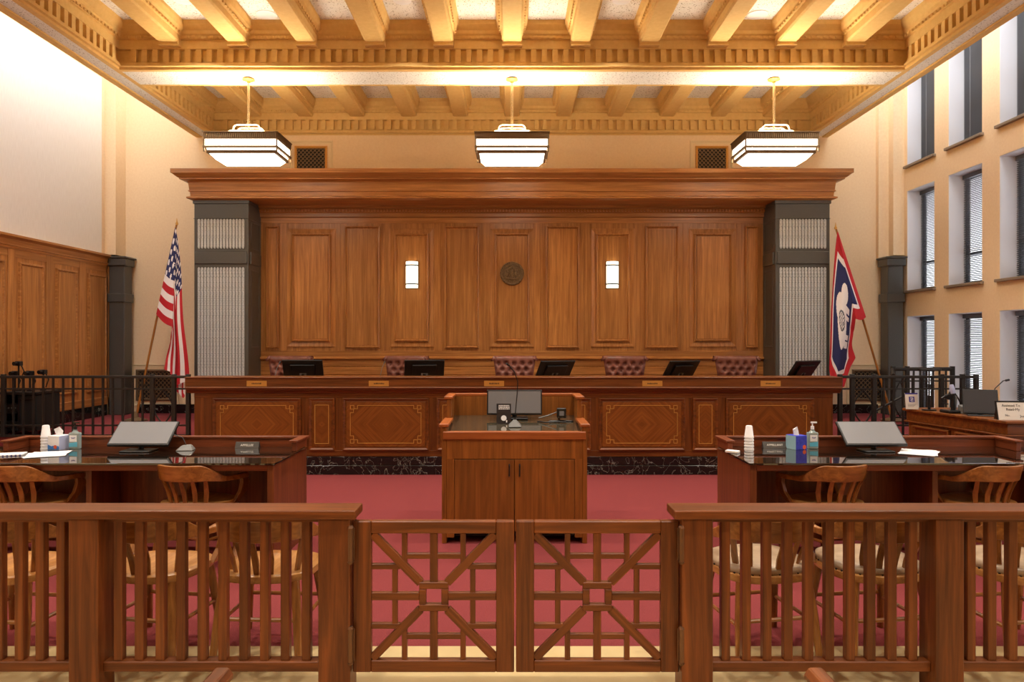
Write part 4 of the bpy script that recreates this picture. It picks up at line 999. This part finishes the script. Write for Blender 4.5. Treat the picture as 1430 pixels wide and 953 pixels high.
# ------------------------------------------------------------------ flags
def drape(hoist0, hoist1, fold, hang, frac, depth, design, nu=104, nv=170, amp=.05, ydep=None):
    """hoist0/1, fold(u), hang(u, q) give metres (x, z) in the plane of the pole; design(u, v) -> material index."""
    g = M()
    for i in range(nu + 1):
        u = i / nu; hx = hoist0[0] + (hoist1[0] - hoist0[0]) * u; hz = hoist0[1] + (hoist1[1] - hoist0[1]) * u
        fx_, fz_ = fold(u); fr = frac(u)
        for j in range(nv + 1):
            v = j / nv
            if v < fr:
                q = v / fr; x = hx + (fx_ - hx) * q; z = hz + (fz_ - hz) * q - .03 * math.sin(math.pi * q) * u; y = -.03 - .10 * u * math.sin(math.pi * .5 * q)
            else:
                q = (v - fr) / (1 - fr); x, z = hang(u, q, fx_, fz_)
                y = -.03 - .10 * u * (1 - min(1, q * 3)) + amp * math.sin(u * 8.5 + q * 1.2) * min(1, q * 2 + .3) + .02 * math.sin(q * 7 + u * 3)
                if ydep: y += interp(ydep, u) * min(1, q * 2.5)
            g.v.append((x, y, z))
    for i in range(nu):
        for j in range(nv):
            a = i * (nv + 1) + j; g.f.append((a, a + 1, a + nv + 2, a + nv + 1)); g.mi.append(design((i + .5) / nu, (j + .5) / nv))
    return g
def interp(tab, u):
    for (a, fa), (b_, fb) in zip(tab[:-1], tab[1:]):
        if u <= b_: return fa + (fb - fa) * (u - a) / (b_ - a)
    return tab[-1][1]
def flag_thing(label, foot, top, cloth, mats, fd):
    t = thing('flag', label, 'flag', (foot[0], fd, PLAT))
    def lc(p): return (p[0] - foot[0], 0, p[1] - PLAT)
    a, c = Vector(lc(foot)), Vector(lc(top))
    M().cyl(a + (c - a) * .03, c, .017, .014, 10).to('pole', 'pole', t, smooth=True)
    M().lathe([(.001, -.03), (.02, -.025), (.022, 0), (.01, .02), (.004, .07), (.001, .08)], 12, tuple(c)).to('finial', 'brass', t, smooth=True)
    M().lathe([(.001, 0), (.16, 0), (.17, .015), (.12, .03), (.05, .05), (.035, .14), (.001, .14)], 20).to('stand', 'brassdark', t, smooth=True)
    cl = cloth.to('cloth', mats, t, (-foot[0], 0, -PLAT), smooth='all', recalc=False)
    return t
FD = 10.75
P2 = lambda x, y: (PX(x, FD), PZ(y, FD))
def us(u, v):
    if u < 7 / 13 and v < .40:
        a, c = u / (7 / 13) * 9, v / .40 * 11
        ri, ci = int(a), int(c)
        if ri < 9 and ci < 11 and (ri + ci) % 2 == 0:
            da, dc = (a - ri - .5) * .16 / 1, (c - ci - .5) * .09 * 1.0
            if math.hypot(da * .34, dc) < .03: return 1
        return 2
    return 0 if int(u * 13) % 2 == 0 else 1
usb = [(0, 530), (.25, 540), (.5, 557), (.7, 545), (.85, 519), (1, 516)]
uso = [(0, 17.5), (.2, 3), (.45, 11), (.68, -1), (.85, -9), (1, -16)]
usd = [(0, .0), (.2, -.03), (.3, .07), (.45, .09), (.6, .06), (.7, .0), (1, -.02)]
wyd = [(0, 0), (1, 0)]
def us_fold(u): return P2(246.5, 318 + 139 * u)
def us_hang(u, q, fx_, fz_):
    ye = interp(usb, u); xo_ = interp(uso, u); y0 = 318 + 139 * u
    x = 246.5 + xo_ * (q ** .8) + 1.5 * math.sin(q * 9 + u * 5) * q; yy = y0 + (ye - y0) * q
    return P2(x, yy)
g = drape(P2(246, 318), P2(219.5, 439), us_fold, us_hang, lambda u: .001 + .27 * u, FD, us, amp=.02, ydep=usd)
flag_thing('red and white striped flag with starred blue canton on a leaning pole', P2(189, 588), P2(247, 312), g, ['flagred', 'flagwhite', 'flagblue'], FD)
def wy(u, v):
    du, dv = min(u, 1 - u), min(v, 1 - v) * 1.43
    if du < .125 or dv < .15: return 0
    if du < .175 or dv < .2: return 1
    x, y = (v - .52) * 1.43 / 1.25, (.5 - u) / 1.2         # bison in flag space
    body = ((x + .02) / .23) ** 2 + ((y - .02) / .125) ** 2 < 1; hump = ((x + .10) / .13) ** 2 + ((y - .07) / .12) ** 2 < 1
    head = ((x + .25) / .085) ** 2 + ((y + .02) / .10) ** 2 < 1
    legs = -.2 < y < -.05 and (abs(x + .14) < .03 or abs(x + .07) < .02 or abs(x - .10) < .025 or abs(x - .17) < .03)
    if body or hump or head or legs:
        r = math.hypot(x + .02, y - .03)
        if r < .085 and (r > .068 or (int(x * 60) + int(y * 60)) % 2 == 0): return 3
        return 1
    return 2
wyb = [(0, 512), (.2, 528), (.45, 547), (.7, 540), (.88, 512), (1, 500)]
wyo = [(0, 1157), (.25, 1160), (.45, 1167), (.7, 1180), (1, 1191)]
def wy_fold(u): return P2(1168.5 + 21 * u, 324 + 122 * u)
def wy_hang(u, q, fx_, fz_):
    x0, y0 = 1168.5 + 21 * u, 324 + 122 * u
    return P2(x0 + (interp(wyo, u) - x0) * (q ** .7) + 1.5 * math.sin(q * 8 + u * 6) * q, y0 + (interp(wyb, u) - y0) * q)
g = drape(P2(1169, 324), P2(1208, 443), wy_fold, wy_hang, lambda u: .001 + .34 * u, FD, wy, amp=.035)
flag_thing('red bordered blue flag with white bison on a leaning pole', P2(1247, 588), P2(1167, 318), g, ['flagred', 'flagwhite', 'flagblue', 'sealgrey'], FD)

# ------------------------------------------------------------------ camera cart on the platform
CD = 9.28; cxx = PX(38, CD)
ct = thing('equipment_cart', 'black equipment cart behind the iron railing by the panelled wall', 'cart', (cxx, CD, PLAT))
M().box(.02, .27, -.22, .25, .06, .52).to('cabinet', 'dark', ct, bevel=.01); M().box(-.19, .28, -.24, .27, .52, .555).to('top_board', 'black', ct, bevel=.005)
M().box(-.19, .02, -.22, .25, .06, .08).to('shelf', 'black', ct); M().box(-.19, .02, -.22, .25, .28, .30).to('shelf', 'black', ct)
M().box(-.19, -.17, -.22, .25, .06, .52).box(-.19, .02, .23, .25, .06, .52).to('side_frame', 'black', ct)
M().frame_loop([(0, 0), (0, .008), (.02, .008), (.025, 0)], .04, .25, .1, .48, -.221).to('door_frame', 'black', ct, recalc=False)
wheel = M().tube([(-.012, 0, 0), (.012, 0, 0)], .03, 12).mesh('wheel', MT['black'])
for x in (-.15, .23):
    for y in (-.18, .2): link('wheel', wheel, ct, (x, y, .03))
for zz_, l_ in ((.301, 'upper'), (.081, 'bottom')):
    e = thing('recording_deck', 'black recording deck on the %s shelf of the equipment cart' % l_, 'electronics', (cxx - .075, CD, PLAT + zz_))
    M().box(-.09, .09, -.2, .2, 0, .1).to('case', 'black', e, bevel=.004); k_ = M()
    for q in range(4): k_.lathe([(.01, 0), (.01, -.012), (.001, -.012)], 10, (-.06 + q * .04, -.2, .05), axis='y')
    k_.to('knobs', 'grey', e)
cams = [(15, 522, .08, 'nearest the panelled side wall'), (26, 508, 0, 'the tallest on the equipment cart'), (35, 522, .1, 'beside the tallest one'), (46, 521, -.06, 'over the cabinet door of the cart'), (57, 520, .05, 'at the cabinet end of the cart')]
for px, py, dy, l_ in cams:
    zz = PZ(py, CD) - PLAT - .555
    k = thing('stand_camera', 'small black camera on a slim stand, ' + l_, 'camera', (PX(px, CD), CD + dy, PLAT + .555))
    M().cyl((0, 0, 0), (0, 0, zz - .03), .011, n=8).cyl((0, 0, 0), (0, 0, .015), .035, n=12).to('stand', 'black', k)
    M().box(-.035, .04, -.03, .03, zz - .03, zz + .03).to('camera_body', 'black', k, bevel=.006)
    M().tube([(-.005, -.03, zz), (-.012, -.075, zz)], [.022, .026], 12).to('lens', 'black', k, smooth=True)
    M().tube([(.02, .02, zz - .02), (.05, .03, zz - .1), (.02, .02, zz - .2)], .008, 6).to('clamp', 'black', k)

# ------------------------------------------------------------------ clerk's desk
ZC = .90
cd = thing('clerk_desk', 'walnut clerk desk with panelled side near the windows', 'desk', (4.45, 6.62, 0))
ply = [(.13, 0), (-.12, 1.24), (-.05, 1.3), (1.7, 1.3), (1.7, 0)]
def inset(p, k): return [(x + (k if x < .5 else -k), y + (k if y < .6 else -k)) for x, y in p]
M().prism_z(inset(ply, .015), 0, ZC - .12).to('body', 'ben_z', cd, bevel=.004)
M().prism_z(inset(ply, -.0), ZC - .12, ZC - .015).to('frieze_band', 'ben_x', cd, bevel=.004)
M().prism_z(inset(ply, -.02), ZC - .135, ZC - .12).to('moulding', 'ben_x', cd, bevel=.004)
M().prism_z(inset(ply, -.03), ZC - .015, ZC + .012).to('top_ledge', 'ben_x', cd, bevel=.005)
an = math.atan2(-.12 - .13, 1.24)
for q in (.27, .73):
    xx, yy = .13 + (-.25) * q, 1.24 * q
    p = M().box(-.21, .21, -.012, 0, -.22, .22).to('panel', 'ben_z', cd, (xx + .013, yy, .48), (0, 0, -math.pi / 2 - an))
    M().frame_loop([(0, 0), (0, .03), (.015, .034), (.04, .012)], -.25, .25, -.26, .26, 0).to('moulding', 'ben_x', p, recalc=False)
ZD = ZC + .012
mon = monitor('clerk_monitor', 'black switched-off monitor tilted back on the clerk desk', (PX(1370, 7.05), 7.05, ZD), .30, .25, R(22), R(-25), scr='bookblack', stand=.02, tagplate=False)
t = thing('clerk_microphone', 'gooseneck microphone rising behind the clerk monitor', 'microphone', (PX(1383, 7.25), 7.25, ZD))
M().lathe([(.001, 0), (.05, 0), (.05, .02), (.01, .03), (.001, .03)], 14).to('base', 'black', t, smooth=True)
M().tube([(0, 0, .02), (.0, 0, .16), (.05, 0, .26), (.13, 0, .335), (.16, 0, .34)], .005, 8).to('gooseneck', 'black', t, smooth=True)
M().tube([(.155, 0, .338), (.19, 0, .345)], .011, 8).to('capsule', 'black', t, smooth=True)
t = thing('desk_sign', 'white lettered sign card in black frame on the clerk desk edge', 'sign', (PX(1425, 6.68), 6.68, ZD), R(-6))
c_ = M().box(-.19, .19, -.003, .003, 0, .165).to('card', 'signwhite', t, (0, 0, 0), (R(-14), 0, 0))
M().box(-.198, .198, -.004, .012, .165, .18).box(-.2, -.19, -.005, .01, 0, .17).to('frame_edge', 'black', c_)
M().prism_x([(.0, 0), (.1, 0), (.055, .15)], -.18, .18).to('back_rest', 'black', t)
for s_, z, sz, x in (('Assisted To', .135, .034, -.15), ('Read-My', .098, .034, -.115), ('No.', .042, .028, -.13), ('Jus', .036, .032, -.0)):
    text(s_, 'lettering', 'ink', c_, (x, -.004, z), sz, align='LEFT')
t = thing('logo_notice', 'small white notice with purple square logo on the clerk desk corner', 'sign', (PX(1274, 7.75), 7.75, ZD))
c_ = M().box(-.068, .068, -.003, .003, 0, .175).to('card', 'signwhite', t, (0, 0, 0), (R(-8), 0, 0))
M().box(-.068, .068, -.0036, -.003, .16, .175).box(-.03, .03, -.0036, -.003, .075, .135).to('purple_square', 'purple', c_)
M().tube([(-.015, -.004, .12), (.012, -.004, .12), (.014, -.004, .106), (-.010, -.004, .102), (-.010, -.004, .088), (.016, -.004, .088)], .004, 6).to('logo_stroke', 'white', c_)
g = M()
for q in range(3): g.box(-.045, .045 - q * .012, -.0036, -.003, .05 - q * .012, .054 - q * .012)
g.to('print_lines', 'grey', c_); M().prism_x([(0, 0), (.06, 0), (.02, .1)], -.03, .03).to('easel', 'white', t)
t = thing('desk_lamp', 'slim black desk lamp with flat bar head on the clerk desk', 'lamp', (PX(1297.5, 7.6), 7.6, ZD))
M().cyl((0, 0, 0), (0, 0, .012), .07).cyl((0, 0, .01), (0, 0, .16), .014, n=10).cyl((0, 0, .15), (0, 0, .42), .008, n=8).to('pole', 'black', t)
M().box(-.105, .115, -.03, .03, .42, .445).to('bar_head', 'black', t, bevel=.006)
t = thing('document_camera', 'document camera with silver arm and pale head on clerk desk', 'document camera', (PX(1331, 7.35), 7.35, ZD))
M().box(-.09, .08, -.09, .09, 0, .03).to('base', 'black', t, bevel=.008)
M().tube([(0, 0, .03), (.0, 0, .14), (.005, 0, .20)], [.022, .018, .014], 10).to('arm', 'black', t, smooth=True)
M().tube([(.02, 0, .04), (.03, 0, .17)], .013, 10).to('silver_tube', 'grey', t, smooth=True)
M().tube([(0, 0, .20), (-.01, 0, .25), (-.015, 0, .29)], [.022, .026, .016], 12).to('lamp_head', 'boxlilac', t, smooth=True)
M().tube([(0, 0, .16), (-.06, 0, .19), (-.12, 0, .15), (-.11, 0, .1), (-.05, 0, .09)], .006, 6).to('cable_loop', 'black', t, smooth=True)
M().tube([(-.05, -.02, .165), (-.05, .02, .165)], .03, 12).to('side_camera', 'black', t, smooth=True)
t = thing('control_box', 'grey control box beside the document camera', 'electronics', (PX(1348, 7.25), 7.25, ZD))
M().prism_x([(-.06, 0), (.06, 0), (.06, .09), (-.02, .07)], -.04, .04).to('case', 'grey', t, bevel=.005); M().box(-.03, .03, -.05, -.04, .03, .05).to('button_strip', 'black', t)
